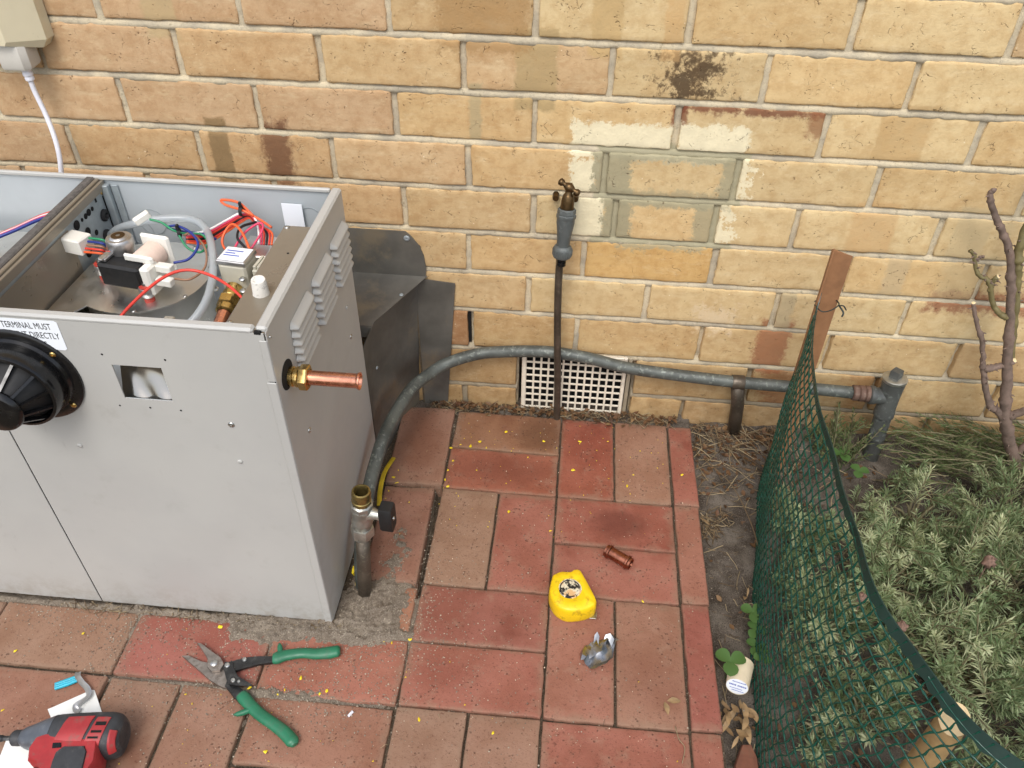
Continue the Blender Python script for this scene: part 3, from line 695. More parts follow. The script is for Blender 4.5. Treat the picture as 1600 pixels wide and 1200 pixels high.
    # warning label
    b = MB(); b.prism([(-.62, .5615), (-.493, .5595), (-.4895, .562), (-.4885, .602), (-.4915, .6045), (-.62, .6045)], 0, .0004, .0001, Matrix.Translation((0, HYF - .0003, 0)) @ Matrix.Rotation(R(90), 4, 'X'))
    lb = b.build('warning_label', MT['label'], H)
    ML = lambda x, z: Matrix.Translation((x, HYF - .00078, z)) @ Matrix.Rotation(R(90), 4, 'X')
    for tx, x, z in (('THIS TERMINAL MUST', -.4985, .5908), ('ALWAYS VENT DIRECTLY', -.4925, .5768), ('OUTDOORS', -.5125, .5628)):
        text_mesh(tx, .0132, ML(x, z), MT['ink'], lb, align='RIGHT')
    # flue terminal: flange, drum, vanes, cap
    fc = Vector((-.561, HYF, .514)); axis = (0, -1, 0)
    b = MB(); b.lathe([(.04, 0), (.0730, 0), (.0730, .003), (.071, .0045), (.061, .005), (.059, .009), (.055, .010), (.04, .010)], fc, axis, 56); fl = b.build('flue_flange', MT['black_plastic'], H, 40)
    for a in (38, -42, 140, 220):
        screw(fl, fc + Vector((math.cos(R(a)) * .066, -.0046, math.sin(R(a)) * .066)), axis, .0042, MT['brass'])
    b = MB(); b.lathe([(.050, .006), (.0555, .009), (.0570, .014), (.0570, .032), (.0555, .036), (.0520, .037), (.0505, .033), (.049, .016)], fc, axis, 56); b.build('flue_drum', MT['black_plastic'], H, 40)
    b = MB(); b.lathe([(.0, .074), (.028, .074), (.031, .072), (.0325, .067), (.030, .0635), (.0, .0635)], fc, axis, 40); b.build('flue_cap', MT['black_plastic'], H, 40)
    b = MB(); b.lathe([(.018, .010), (.018, .066)], fc, axis, 24); b.build('flue_core', MT['black_plastic'], H, 180)
    b = MB(); b.lathe([(.049, .018), (.046, .032), (.026, .060)], fc, axis, 40); b.build('flue_screen', MT['black'], H, 180)
    for i in range(12):
        a = 2 * math.pi * i / 12 + .12
        Mv = Matrix.Translation(fc) @ Matrix.Rotation(-a, 4, 'Y')
        v = MB(); v.add([(.028, -.066, -.0018), (.0520, -.035, -.0018), (.0520, -.029, -.0018), (.028, -.056, -.0018), (.028, -.066, .0018), (.0520, -.035, .0018), (.0520, -.029, .0018), (.028, -.056, .0018)],
                        [(0, 1, 2, 3), (7, 6, 5, 4), (0, 4, 5, 1), (1, 5, 6, 2), (2, 6, 7, 3), (3, 7, 4, 0)], Mv); v.build('flue_vane', MT['black_plastic'], H, 30)
    # copper gas stub through the side
    sc_ = Vector((HXR, -.527, .508))
    b = MB(); b.lathe([(0, 0), (.0205, 0), (.0205, .0006), (0, .0006)], sc_ + Vector((0, -.006, .008)), (1, 0, 0), 32); b.build('pipe_opening', MT['void'], sp, 40)
    b = MB(); b.lathe([(.0115, .0), (.0135, .001), (.0135, .006), (.0118, .007), (.0118, .009), (.014, .010), (.014, .013), (.0125, .014)], sc_, (1, 0, 0), 28)
    b.lathe([(.011, .0135), (.0165, .014), (.0172, .0155), (.0172, .0245), (.0160, .026), (.0115, .0265)], sc_, (1, 0, 0), 6); b.build('brass_nut', MT['brass'], H, 30)
    b = MB(); b.lathe([(.0098, .02), (.0098, .088), (.0108, .090), (.0118, .0915), (.0118, .093), (.0104, .093), (.0088, .090), (.0088, .03)], sc_, (1, 0, 0), 32); b.build('copper_stub', MT['copper'], H, 50)
    # partition with its foam-topped rail
    PX = -.606
    b = MB(); b.box(PX - .0016, PX, HYF + .014, HYB - .003, .44, .598, .0004); pt = b.build('partition', MT['galv'], H)
    b = MB(); b.box(PX - .0075, PX - .0015, HYF + .013, HYB - .0035, .596, .6085, .001); b.box(PX - .0008, PX + .0042, HYF + .013, HYB - .004, .592, .6055, .0008); b.build('partition_rail', MT['tan_metal'], H)
    b = MB(); b.box(PX - .0215, PX - .0080, HYF + .013, HYB - .0035, .599, .6105, .002); b.build('foam_strip', MT['foam'], H)
    for y, z, r in ((-.306, .579, .0075), (-.290, .579, .003), (-.279, .579, .0045), (-.269, .580, .0055), (-.258, .580, .0035), (-.287, .557, .007), (-.302, .530, .0075), (-.268, .545, .0045)):
        q = MB(); q.lathe([(0, 0), (r, 0), (r, .0005), (0, .0006)], (PX + .0001, y, z), (1, 0, 0), 18); q.build('hole', MT['void'], pt)
    for y, z in ((-.236, .557), (-.247, .528)):
        q = MB(); q.lathe([(.0035, .0), (.0095, 0), (.0095, .003), (.007, .005), (.0045, .005), (.003, .002), (0, .002)], (PX, y, z), (1, 0, 0), 20); q.build('grommet', MT['black'], pt)
    q = MB(); q.box(PX + .0002, PX + .0008, -.2245, -.2215, .50, .583, .0002); q.box(PX + .0002, PX + .0008, -.245, -.241, .583, .593, .0002); q.build('slot', MT['void'], pt)
    screw(pt, (PX + .0004, -.222, .589), (1, 0, 0), .004, MT['brass'])
    q = MB(); q.box(PX + .001, PX + .012, HYB - .014, HYB - .003, .44, .6, .001); q.box(PX + .013, PX + .024, HYB - .0055, HYB - .003, .44, .598, .0006); q.build('corner_post', MT['galv'], H)
    q = MB(); q.box(PX + .0005, PX + .0015, -.53, -.330, .44, .585, .0004); q.build('steel_liner', MT['tan_metal'], H)
    q = MB(); q.lathe([(.012, 0), (.0165, .0), (.0165, .004), (.013, .006), (.008, .004), (.0, .001)], (PX - .02, -.525, .585), (.3, 0, 1), 26); q.build('cable_ring', MT['black_plastic'], H)
    # fan housing
    dc = Vector((-.505, -.338, 0)); DZ = .520
    q = MB(); pts = []
    for i in range(49):
        a = R(-120 + 240 * i / 48); pts.append((dc.x + .096 * math.cos(a), dc.y + .096 * math.sin(a)))
    pts = [(-.603, -.50), (-.578, -.462)] + pts + [(-.597, -.27)]
    q.prism(pts, DZ - .002, DZ, .0006); q.build('fan_plate', MT['steel'], H, 30)
    q = MB(); q.lathe([(.088, .44), (.088, DZ - .002)], (dc.x, dc.y, 0), (0, 0, 1), 60); q.build('fan_drum', MT['steel'], H, 180)
    for a in (-75, -30, 20, 62, 110): screw(H, (dc.x + .093 * math.cos(R(a)), dc.y + .093 * math.sin(R(a)), DZ), (0, 0, 1), .0032)
    # motor
    Mm = T((-.497, -.362, DZ), R(-9))
    q = MB(); q.box(-.036, .030, -.036, -.006, .016, .052, .0035, Mm); q.build('motor_core', MT['black'], H, 30)
    q = MB(); q.lathe([(.0, .077), (.010, .077), (.0120, .0760), (.0130, .0745), (.0170, .0742), (.0185, .072), (.019, .062), (.017, .058), (.015, .048)], Mm @ Vector((-.018, .004, 0)), (0, 0, 1), 32); q.box(-.034, -.022, -.030, -.010, .0525, .0575, .001, Mm); q.box(-.030, -.024, -.034, -.022, .056, .059, .0008, Mm); q.build('motor_end_cap', MT['alu'], H, 35)
    q = MB(); q.lathe([(.003, .0775), (.0095, .0775), (.0095, .0768), (.003, .0768)], Mm @ Vector((-.018, .004, 0)), (0, 0, 1), 24); q.build('bearing', MT['bronze'], H)
    q = MB(); q.box(.000, .046, -.020, -.014, .0525, .064, .0025, Mm); q.box(.0305, .046, -.035, -.008, .010, .054, .003, Mm); q.box(.002, .048, .020, .027, .012, .074, .0035, Mm); q.box(.038, .048, -.008, .024, .012, .024, .002, Mm); q.build('bobbin', MT['white_plastic'], H, 30)
    q = MB(); q.lathe([(.0, -.017), (.0165, -.017), (.0185, -.014), (.0185, .018), (.0165, .0195), (0, .0195)], Mm @ Vector((.024, 0, .048)), Mm.to_3x3() @ Vector((0, 1, 0)), 24); q.build('coil', MT['coil'], H, 40)
    for dx, dy, dz in ((.058, -.012, .046), (.060, -.022, .030)):
        q = MB(); q.box(dx - .013, dx + .011, dy - .006, dy + .006, dz - .0055, dz + .0055, .0012, Mm); q.build('spade_connector', MT['white_plastic'], H)
    q = MB(); q.box(-.006, .018, -.005, .005, -.005, .005, .0012, T((-.500, -.318, .601), R(42), 0, R(-20))); q.build('spade_connector', MT['white_plastic'], H)
    br = MB(); p1, p2 = Vector((-.560, -.350, DZ)), Vector((-.470, -.399, DZ)); mid_ = Vector((-.500, -.372, DZ + .012))
    br.tube(cr([p1 + V(0, 0, .018), (p1 + mid_) / 2 + V(0, -.006, .016), mid_ + V(0, -.008, .004), (p2 + mid_) / 2 + V(0, -.002, .012), p2 + V(0, 0, .018)], 6), [.009] + [.0075] * 23 + [.009], 8, True, None, .6); br.build('motor_bracket', MT['alu'], H, 60)
    for p in (p1, p2):
        q = MB(); q.lathe([(.0085, .008), (.0105, .012), (.0105, .022), (.0095, .0235), (.007, .0238)], p, (0, 0, 1), 24); ps = q.build('mount_post', MT['alu'], H, 40)
        q = MB(); q.lathe([(.0072, 0), (.0072, .010), (.004, .010)], p, (0, 0, 1), 20); q.lathe([(.0088, .0225), (.0088, .025), (.005, .0262), (.003, .026)], p, (0, 0, 1), 20); q.build('grommet', MT['red_rubber'], ps, 40)
        q = MB(); q.lathe([(.0042, .025), (.0042, .0285), (.0032, .0305), (.0, .0308)], p, (0, 0, 1), 10); q.build('screw', MT['zinc'], ps, 40)
    # silicone hose
    hp = [(PX + .006, -.247, .528), (-.575, -.258, .548), (-.54, -.272, .566), (-.50, -.266, .574), (-.455, -.258, .572), (-.420, -.285, .572), (-.392, -.335, .568), (-.375, -.385, .558), (-.372, -.425, .545), (-.384, -.452, .530), (-.402, -.458, .521), (-.420, -.452, .513)]
    q = MB(); q.tube(cr(hp, 8), .0056, 14); q.build('silicone_hose', MT['hose'], H, 180)
    q = MB(); q.box(-.432, -.416, -.452, -.436, .500, .524, .002); q.build('hose_port', MT['steel'], H)
    # connector block and looms
    q = MB(); Mc = T((-.588, -.342, .572), R(-14)); q.box(-.018, .016, -.014, .014, -.012, .012, .002, Mc)
    for i in range(4): q.box(-.030, -.016, -.013 + i * .0068, -.008 + i * .0068, -.009, .010, .001, Mc)
    q.build('plug_block', MT['white_plastic'], H)
    A = Mc @ Vector((.016, 0, 0))
    for i, c in enumerate(('green', 'blue', 'brown', 'red', 'orange')):
        dz, dy = .007 - i * .0035, .008 - i * .004
        wire(H, [A + V(-.004, dy, dz), A + V(.022, dy - .002, dz * .9), (-.545, -.338 - i * .003, .572 - i * .003), (-.525, -.335 - i * .003, .570 - i * .002)], c)
    wire(H, [(-.486, -.312, .600), (-.470, -.312, .596), (-.452, -.318, .588), (-.440, -.312, .580), (-.420, -.302, .574), (-.408, -.312, .566), (-.414, -.328, .560), (-.432, -.328, .566), (-.446, -.318, .582)], 'green')
    wire(H, [(-.434, -.372, .568), (-.415, -.362, .570), (-.408, -.340, .580), (-.424, -.322, .588), (-.448, -.312, .592), (-.462, -.312, .588), (-.445, -.304, .578), (-.42, -.298, .572), (-.40, -.300, .566)], 'blue', .0019)
    wire(H, [(-.430, -.388, .552), (-.408, -.386, .552), (-.396, -.36, .556), (-.402, -.335, .572), (-.425, -.318, .584), (-.44, -.314, .578)], 'brown')
    q = MB(); q.lathe([(.0055, -.0022), (.0065, -.0022), (.0065, .0022), (.0055, .0022)], (-.446, -.314, .582), (1, .3, 0), 14); q.box(-.448, -.444, -.318, -.313, .586, .596, .0005); q.build('cable_tie', MT['black'], H)
    for i, c in enumerate(('white', 'pink', 'red', 'wblack', 'red', 'orange')):
        wire(H, [(-.438, -.312 - i * .001, .578 - i * .002), (-.418, -.288 - i * .002, .572 - i * .003), (-.400, -.255 - i * .002, .572 - i * .003), (-.385, -.240, .576 - i * .003), (-.370, -.238, .578 - i * .002), (-.358, -.246, .572 - i * .002), (-.350 + i * .004, -.262, .560), (-.345 + i * .004, -.282, .550)], c)
    wire(H, [(-.360, -.245, .576), (-.385, -.232, .590), (-.412, -.230, .592), (-.405, -.234, .586), (-.378, -.240, .582), (-.352, -.246, .572), (-.330, -.258, .566)], 'orange', .0021)
    q = MB(); q.lathe([(.0075, -.0025), (.0085, -.0025), (.0085, .0025), (.0075, .0025)], (-.380, -.238, .580), (1, 0, 0), 14); q.box(-.382, -.378, -.242, -.238, .587, .596, .0005); q.build('cable_tie', MT['black'], H)
    wire(H, [(-.352, -.258, .574), (-.366, -.282, .578), (-.366, -.302, .572), (-.352, -.315, .565), (-.340, -.330, .560)], 'wblack', .002)
    wire(H, [(-.372, -.320, .545), (-.392, -.300, .562), (-.380, -.283, .582), (-.358, -.300, .580), (-.335, -.333, .562)], 'orange', .002)
    wire(H, [(-.378, -.31, .548), (-.365, -.280, .566), (-.345, -.262, .575), (-.338, -.275, .570), (-.352, -.30, .55)], 'pink', .0018)
    wire(H, [(-.455, -.545, .560), (-.440, -.50, .578), (-.415, -.452, .592), (-.390, -.430, .596), (-.360, -.428, .592), (-.325, -.442, .584), (-.295, -.462, .572)], 'red', .0021)
    # gas valve, brass union, terminal block
    Mv = T((-.350, -.352, .572), R(-6))
    q = MB(); q.box(-.021, .021, -.019, .019, -.075, -.004, .003, Mv); gv = q.build('gas_valve', MT['valve_beige'], H)
    q = MB(); q.box(-.022, .022, -.020, .020, -.0035, .0035, .0012, Mv); q.build('valve_frame', MT['alu'], gv)
    q = MB(); q.box(-.0195, .0195, -.0175, .0165, .0036, .0042, .0002, Mv); q.build('valve_label', MT['label'], gv)
    q = MB()
    for r_ in range(3): q.box(-.016, -.016 + .012 + .016 * random.random(), .006 - r_ * .006, .0085 - r_ * .006, .0043, .0045, .00005, Mv)
    q.build('label_print', MT['blue_ink'], gv)
    q = MB(); q.box(.026, .046, -.012, .022, -.055, -.012, .0015, Mv)
    for i in range(3): q.box(.028 + i * .006, .0325 + i * .006, -.010, .020, -.014, -.006, .0006, Mv)
    q.build('terminal_block', MT['valve_beige'], H)
    o_ = Vector((-.352, -.372, .535)); d_ = Vector((-.02, -1, -.28)).normalized()
    q = MB(); q.lathe([(.0085, 0), (.0115, .002), (.0115, .014), (.013, .015), (.013, .022), (.0115, .024)], o_, d_, 24); q.lathe([(.012, .024), (.0165, .025), (.0165, .037), (.0135, .039)], o_, d_, 6); q.lathe([(.0135, .039), (.0135, .048), (.0105, .050)], o_, d_, 24); q.build('brass_union', MT['brass'], H, 30)
    q = MB(); q.lathe([(.0098, .048), (.0098, .14)], o_, d_, 24); q.build('copper_tail', MT['copper'], H, 180)
    for p in ((-.332, -.392, .542), (-.372, -.392, .542), (-.336, -.378, .552)): screw(H, p, (0, -.3, 1), .0048)
    q = MB(); q.box(-.376, -.330, -.300, -.240, .470, .540, .002); q.build('ignition_module', MT['steel'], H)
    # steel cover box on the right, stopper on it
    q = MB(); q.box(-.306, -.2475, -.548, -.268, .445, .578, .0022); cb = q.build('cover_box', MT['tan_metal'], H, 30)
    for p in ((-.300, -.512, .578), (-.299, -.275, .578)): screw(cb, p, (0, 0, 1), .0042)
    q = MB(); q.lathe([(.0112, 0), (.0108, .001), (.0095, .023), (.0088, .0245), (0, .0248)], (-.281, -.446, .578), (.05, -.12, 1), 22); q.build('stopper', MT['cork'], H, 40)
    q = MB(); q.box(-.325, -.293, -.2175, -.2165, .545, .585, .0003, None); q.build('module_label', MT['label'], H)
    q = MB(); q.lathe([(0, 0), (.0018, 0), (.0018, .0004), (0, .0005)], (-.276, -.345, .578), (0, 0, 1), 10); q.build('pilot_hole', MT['void'], cb)
    # left compartment: data label, looms, dark duct
    q = MB(); q.box(-.90, -.66, -.53, -.235, .44, .520, .004); q.build('control_box', MT['steel'], H)
    q = MB(); q.box(-.74, -.655, -.40, -.30, .5205, .5209, .0001); lab = q.build('data_label', MT['label'], H)
    q = MB(); x = -.735
    while x < -.665:
        w = random.choice((.0008, .0015, .0024)); q.box(x, x + w, -.345, -.318, .5210, .5212, .00005); x += w + random.choice((.001, .0018))
    q.build('barcode', MT['ink'], lab)
    for i, c in enumerate(('blue', 'pink', 'white', 'red')):
        wire(H, [(-.80, -.355 + i * .004, .560), (-.735, -.345 + i * .004, .565), (-.700, -.325 + i * .004, .572), (-.665, -.295 + i * .005, .580), (-.640, -.270 + i * .004, .575), (-.620, -.26 + i * .004, .56)], c, .0026)
    for i, c in enumerate(('pink', 'white', 'red')):
        wire(H, [(-.735, -.345 + i * .004, .565), (-.715, -.362 + i * .004, .556), (-.69, -.385 + i * .004, .535), (-.675, -.40, .52)], c, .0026)
    wire(H, [(-.80, -.41, .545), (-.72, -.395, .545), (-.68, -.385, .535)], 'orange', .003)
    wire(H, [(-.82, -.395, .54), (-.74, -.375, .545), (-.69, -.36, .535)], 'wblack', .007)
    q = MB(); q.box(-.660, -.640, -.262, -.248, .565, .585, .003); q.build('loom_clip', MT['black'], H)
    wire(H, [(-.66, -.56, .566), (-.63, -.535, .578), (-.60, -.545, .566)], 'red', .0021)
heater()

# ------------------------------------------------------------------ dark sheet-metal duct cover on the wall
def duct_cover():
    D = thing('duct_cover', (-.2, -.09, 0), 'weathered dark grey sheet-metal duct cover folded against the wall behind the heater', 'duct cover')
    Mw = Matrix.Translation((0, -.0035, 0)) @ Matrix.Rotation(R(90), 4, 'X')
    b = MB(); b.prism([(-.75, .325), (-.153, .325), (-.151, .345), (-.154, .372), (-.159, .386), (-.160, .393), (-.163, .395), (-.175, .412), (-.186, .4225), (-.75, .4215)], -.001, .0012, .0004, Mw); b.build('back_flange', MT['sheet_dark'], D)
    # sloping lid (wall edge -> heater), folded edges
    P = [(-.75, -.003, .326), (-.150, -.003, .326), (-.226, -.135, .308), (-.228, -.15, .305), (-.75, -.15, .305)]
    v = [p for p in P] + [(p[0], p[1], p[2] - .0016) for p in P]; n = 5
    b = MB(); b.add(v, [tuple(range(n))[::-1], tuple(range(n, 2 * n))] + [(i, (i + 1) % n, n + (i + 1) % n, n + i) for i in range(n)]); b.build('lid', MT['sheet_dark'], D)
    b = MB(); b.add([(-.228, -.1485, .3065), (-.75, -.1485, .3065), (-.75, -.154, .285), (-.232, -.154, .285), (-.228, -.1470, .3065), (-.75, -.1470, .3065), (-.75, -.1525, .285), (-.232, -.1525, .285)], [(0, 1, 2, 3), (7, 6, 5, 4), (0, 3, 7, 4), (2, 1, 5, 6), (3, 2, 6, 7)]); b.build('lid_fold', MT['sheet_dark'], D)
    # side sheet + wall flange
    top_ = [(-.168, -.005, .3225), (-.200, -.075, .3135), (-.2295, -.142, .3035), (-.2340, -.200, .294)]; bot_ = [(-.186, -.005, -.012), (-.212, -.060, -.012), (-.2265, -.150, -.012), (-.2300, -.200, -.012)]
    b = MB()
    for dx in (0, -.0012):
        o4 = [(x + dx, y, z) for x, y, z in top_] + [(x + dx, y, z) for x, y, z in bot_]; b.add(o4, [(i, i + 1, i + 5, i + 4) if dx == 0 else (i + 4, i + 5, i + 1, i) for i in range(3)])
    b.build('side_sheet', MT['sheet_dark'], D)
    b = MB(); b.prism([(-.177, -.01), (-.1235, -.01), (-.096, .312), (-.0965, .314), (-.150, .319), (-.177, .319)][:], -.001, .0012, .0004, Matrix.Translation((0, -.0045, 0)) @ Matrix.Rotation(R(90), 4, 'X')); b.build('side_flange', MT['sheet_dark'], D)
    screw(D, (-.184, -.0050, .408), (0, -1, 0), .006, MT['galv']); screw(D, (-.19, -.06, .3185), (0, -.12, 1), .004, MT['galv']); screw(D, (-.219, -.178, .235), (.97, -.25, 0), .0035, MT['galv'])
    b = MB(); b.tube([(-.1745, -.0065, .0), (-.1745, -.0065, .30)], .0016, 6); b.build('corner_seal', MT['cover_dirt'], D)
duct_cover()

# ------------------------------------------------------------------ pipes, tap, valve
def gas_pipe():
    G = thing('gas_pipe', (.3, -.05, 0), 'weathered grey pipe arching along the wall to a capped tee', 'pipe')
    pts = [(-.1945, -.500, -.03), (-.200, -.478, .03), (-.2045, -.43, .075), (-.2055, -.385, .098), (-.2055, -.343, .111), (-.2035, -.305, .121), (-.198, -.258, .136), (-.187, -.190, .140), (-.170, -.125, .142), (-.145, -.068, .134), (-.112, -.036, .140), (-.048, -.024, .160), (.017, -.021, .169), (.07, -.020, .173), (.108, -.020, .1725), (.173, -.022, .166), (.252, -.025, .150), (.355, -.030, .144), (.464, -.036, .142), (.60, -.045, .146), (.690, -.05, .147)]
    b = MB(); b.tube(cr(pts, 8), .0122, 18); b.build('bent_pipe', MT['cgreen'], G, 180)
    b = MB()
    b.lathe([(.0125, .0), (.0155, .002), (.0155, .010), (.0135, .012), (.0160, .014), (.0160, .022), (.0135, .024), (.0165, .026), (.0165, .034), (.013, .036)], (.690, -.05, .147), (1, 0, -.03), 24); b.build('rusty_union', simple('rusty_union_metal', S(112, 88, 76), .7, .4, .25, 60, .5, S(150, 140, 126), 80, .3, 200), G, 40)
    tc = Vector((.762, -.052, .145))
    b = MB(); b.lathe([(.0155, -.040), (.0185, -.038), (.0185, -.030), (.0165, -.027), (.0165, .0)], tc, (1, 0, -.03), 24)
    ax = Vector((-.05, .05, 1)).normalized()
    b.lathe([(.0175, -.048), (.0195, -.046), (.0195, -.034), (.0185, -.030), (.0190, .0), (.0205, .020), (.0215, .030), (.0215, .040)], tc, ax, 28); b.build('tee', MT['pipe_grey'], G, 40)
    b = MB(); b.lathe([(.0215, .040), (.0232, .0405), (.0235, .046), (.0215, .0475), (.012, .048), (0, .048)], tc, ax, 28); b.build('plug_ring', MT['nickel'], G, 40)
    b = MB(); b.lathe([(.0125, .046), (.0125, .062), (.0115, .064), (0, .064)], tc, ax, 4); b.build('square_plug', MT['pipe_grey'], G, 25)
    b = MB(); b.lathe([(.0168, -.20), (.0168, -.105), (.0172, -.104), (.0172, -.101), (.0168, -.100), (.0168, -.046)], tc, (.0 + ax.x, ax.y, ax.z), 24); b.build('drop_pipe', MT['pipe_grey'], G, 40)
    b = MB(); b.tube([(.472, -.036, .140), (.484, -.030, .08), (.496, -.024, -.04)], .0135, 14); b.build('support_leg', MT['riser'], G, 180)
    b = MB(); b.lathe([(.014, -.012), (.0148, -.010), (.0148, .010), (.014, .012)], (.472, -.0365, .1420), (1, 0, 0), 20); b.build('clamp', MT['riser'], G)
    b = MB(); b.tube(cr([(-.205, -.185, .006), (-.213, -.23, .012), (-.214, -.27, .006), (-.208, -.31, .004)], 6), .0045, 6, True, None, .25); b.build('marker_tape', MT['yellow_tape'], G, 60)
gas_pipe()

def garden_tap():
    G = thing('garden_tap', (.117, -.08, 0), 'old brass garden tap with hose fitting on a thin dark riser pipe', 'tap')
    x, y = .106, -.042
    b = MB(); b.tube(cr([(x + .011, y + .018, -.03), (x + .009, y + .010, .06), (x + .006, y + .001, .14), (x, y, .26), (x - .003, y, .36), (x - .002, y + .004, .44), (x, y + .02, .47)], 8), .0072, 14); b.build('riser_pipe', MT['riser'], G, 180)
    # bib body hangs forward of the riser
    o = Vector((x + .001, y - .012, .432)); ax = Vector((.04, .10, 1)).normalized()
    b = MB(); b.lathe([(.0075, -.030), (.0085, -.029), (.0085, -.022), (.0068, -.021), (.0085, -.0195), (.0085, -.014), (.006, -.013)], o, ax, 18); b.build('hose_tail', MT['black_plastic'], G, 40)
    b = MB(); b.lathe([(.008, -.014), (.0158, -.012), (.0170, -.009), (.0170, .004), (.0150, .008), (.012, .010)], o, ax, 24)
    for i in range(24):
        a = 2 * math.pi * i / 24; u = ax.orthogonal().normalized(); w = ax.cross(u); p = o + (u * math.cos(a) + w * math.sin(a)) * .0170
        b.tube([p - ax * .008, p + ax * .003], .0011, 5)
    b.build('hose_connector', MT['hose_fit'], G, 40)
    b = MB(); b.lathe([(.0115, .008), (.0118, .022), (.0135, .036), (.0158, .052), (.0160, .062)], o, ax, 24); b.tube(cr([o + ax * .045, o + ax * .050 + V(0, .02, .0), o + ax * .048 + V(0, .05, -.002), o + ax * .048 + V(0, .085, -.002)], 5), .0105, 14); b.build('tap_body', MT['hose_fit'], G, 50)
    b = MB(); b.lathe([(.0160, .060), (.0172, .062), (.0172, .068), (.0150, .070), (.0165, .071), (.0160, .078), (.0135, .080)], o, ax, 8); b.build('bonnet_nut', MT['hose_fit'], G, 30)
    b = MB(); b.lathe([(.0118, .078), (.0112, .092), (.0100, .100), (.0085, .104), (.0065, .106), (.0060, .112)], o, ax, 20); b.build('spindle_gland', MT['bronze'], G, 50)
    c = o + ax * .117; d = Vector((.86, -.28, -.42)).normalized()
    b = MB(); b.tube([c - d * .021, c - d * .019, c - d * .014, c - d * .010, c - d * .006, c, c + d * .006, c + d * .010, c + d * .014, c + d * .019, c + d * .021], [.003, .0062, .0062, .0036, .006, .0092, .006, .0036, .0062, .0062, .003], 14); b.build('tee_handle', MT['bronze'], G, 180)
    for s_ in (-1, 1):
        b = MB(); b.lathe([(0, .004), (.0052, .004), (.006, 0), (.006, -.012)], (x + s_ * .017, -.012, .512), (0, -1, 0), 14); b.build('wall_plate_lug', MT['bronze'], G, 40)
garden_tap()

def stop_valve():
    G = thing('stop_valve', (-.19, -.5, 0), 'nickel gas stop valve with black lever on a short copper riser beside the heater', 'valve')
    x, y = -.1885, -.508
    P = lambda z: Vector((-.1895 + (.010 * z / .28), -.508 + .03 * z / .28 * 0, z))
    ax = Vector((.085, 0, 1)).normalized(); o = Vector((-.1905, -.505, 0))
    b = MB(); b.tube([o + ax * -.03, o + ax * .06, o + ax * .162], [.0118, .0118, .0112], 18); b.build('riser_pipe', MT['riser'], G, 180)
    b = MB(); b.lathe([(.0115, .158), (.0140, .160), (.0150, .165)], o, ax, 24); b.lathe([(.014, .164), (.0185, .166), (.0190, .169), (.0190, .184), (.0180, .187), (.014, .188)], o, ax, 6); b.build('compression_nut', MT['nickel'], G, 30)
    b = MB(); b.lathe([(.014, .187), (.0155, .189), (.0155, .196), (.0168, .198), (.0168, .201), (.0160, .203), (.0160, .226), (.0172, .228), (.0172, .231), (.0160, .233)], o, ax, 24); b.lathe([(.0150, .231), (.0178, .233), (.0178, .241), (.0150, .243)], o, ax, 8)
    s0 = o + ax * .222; sd_ = Vector((1, -.12, -.06)).normalized()
    b.lathe([(.0125, .008), (.0105, .016), (.0085, .022), (.0085, .034)], s0, sd_, 20); b.build('valve_body', MT['nickel'], G, 40)
    b = MB(); b.lathe([(.0140, .241), (.0145, .248), (.0152, .2485), (.0152, .251), (.0143, .252), (.0148, .258), (.0152, .263), (.0140, .269), (.0115, .270), (.0098, .266), (.0095, .22)], o, ax, 28); b.build('outlet_thread', simple('tarnished_brass_thread', S(150, 134, 84), .34, .9, .25, 80, .5, S(80, 66, 40), 80), G, 40)
    Mh = Matrix.Translation(s0 + sd_ * .031) @ Matrix.Rotation(R(-4), 4, 'Z')
    b = MB(); b.prism([(-.009, -.026), (.009, -.026), (.0125, -.02), (.0135, .016), (.010, .024), (-.010, .024), (-.0135, .016), (-.0125, -.02)], 0, .020, .0022, Mh @ Matrix.Rotation(R(90), 4, 'Y') @ Matrix.Rotation(R(90), 4, 'Z')); hd = b.build('lever', MT['black'], G, 30)
    screw(hd, s0 + sd_ * .051, sd_, .0035)
    b = MB(); b.tube(cr([(-.214, -.478, .03), (-.211, -.474, .012), (-.206, -.49, .002)], 5), .008, 8, True, None, .3); b.build('yellow_sleeve', MT['yellow_chip'], G)
stop_valve()

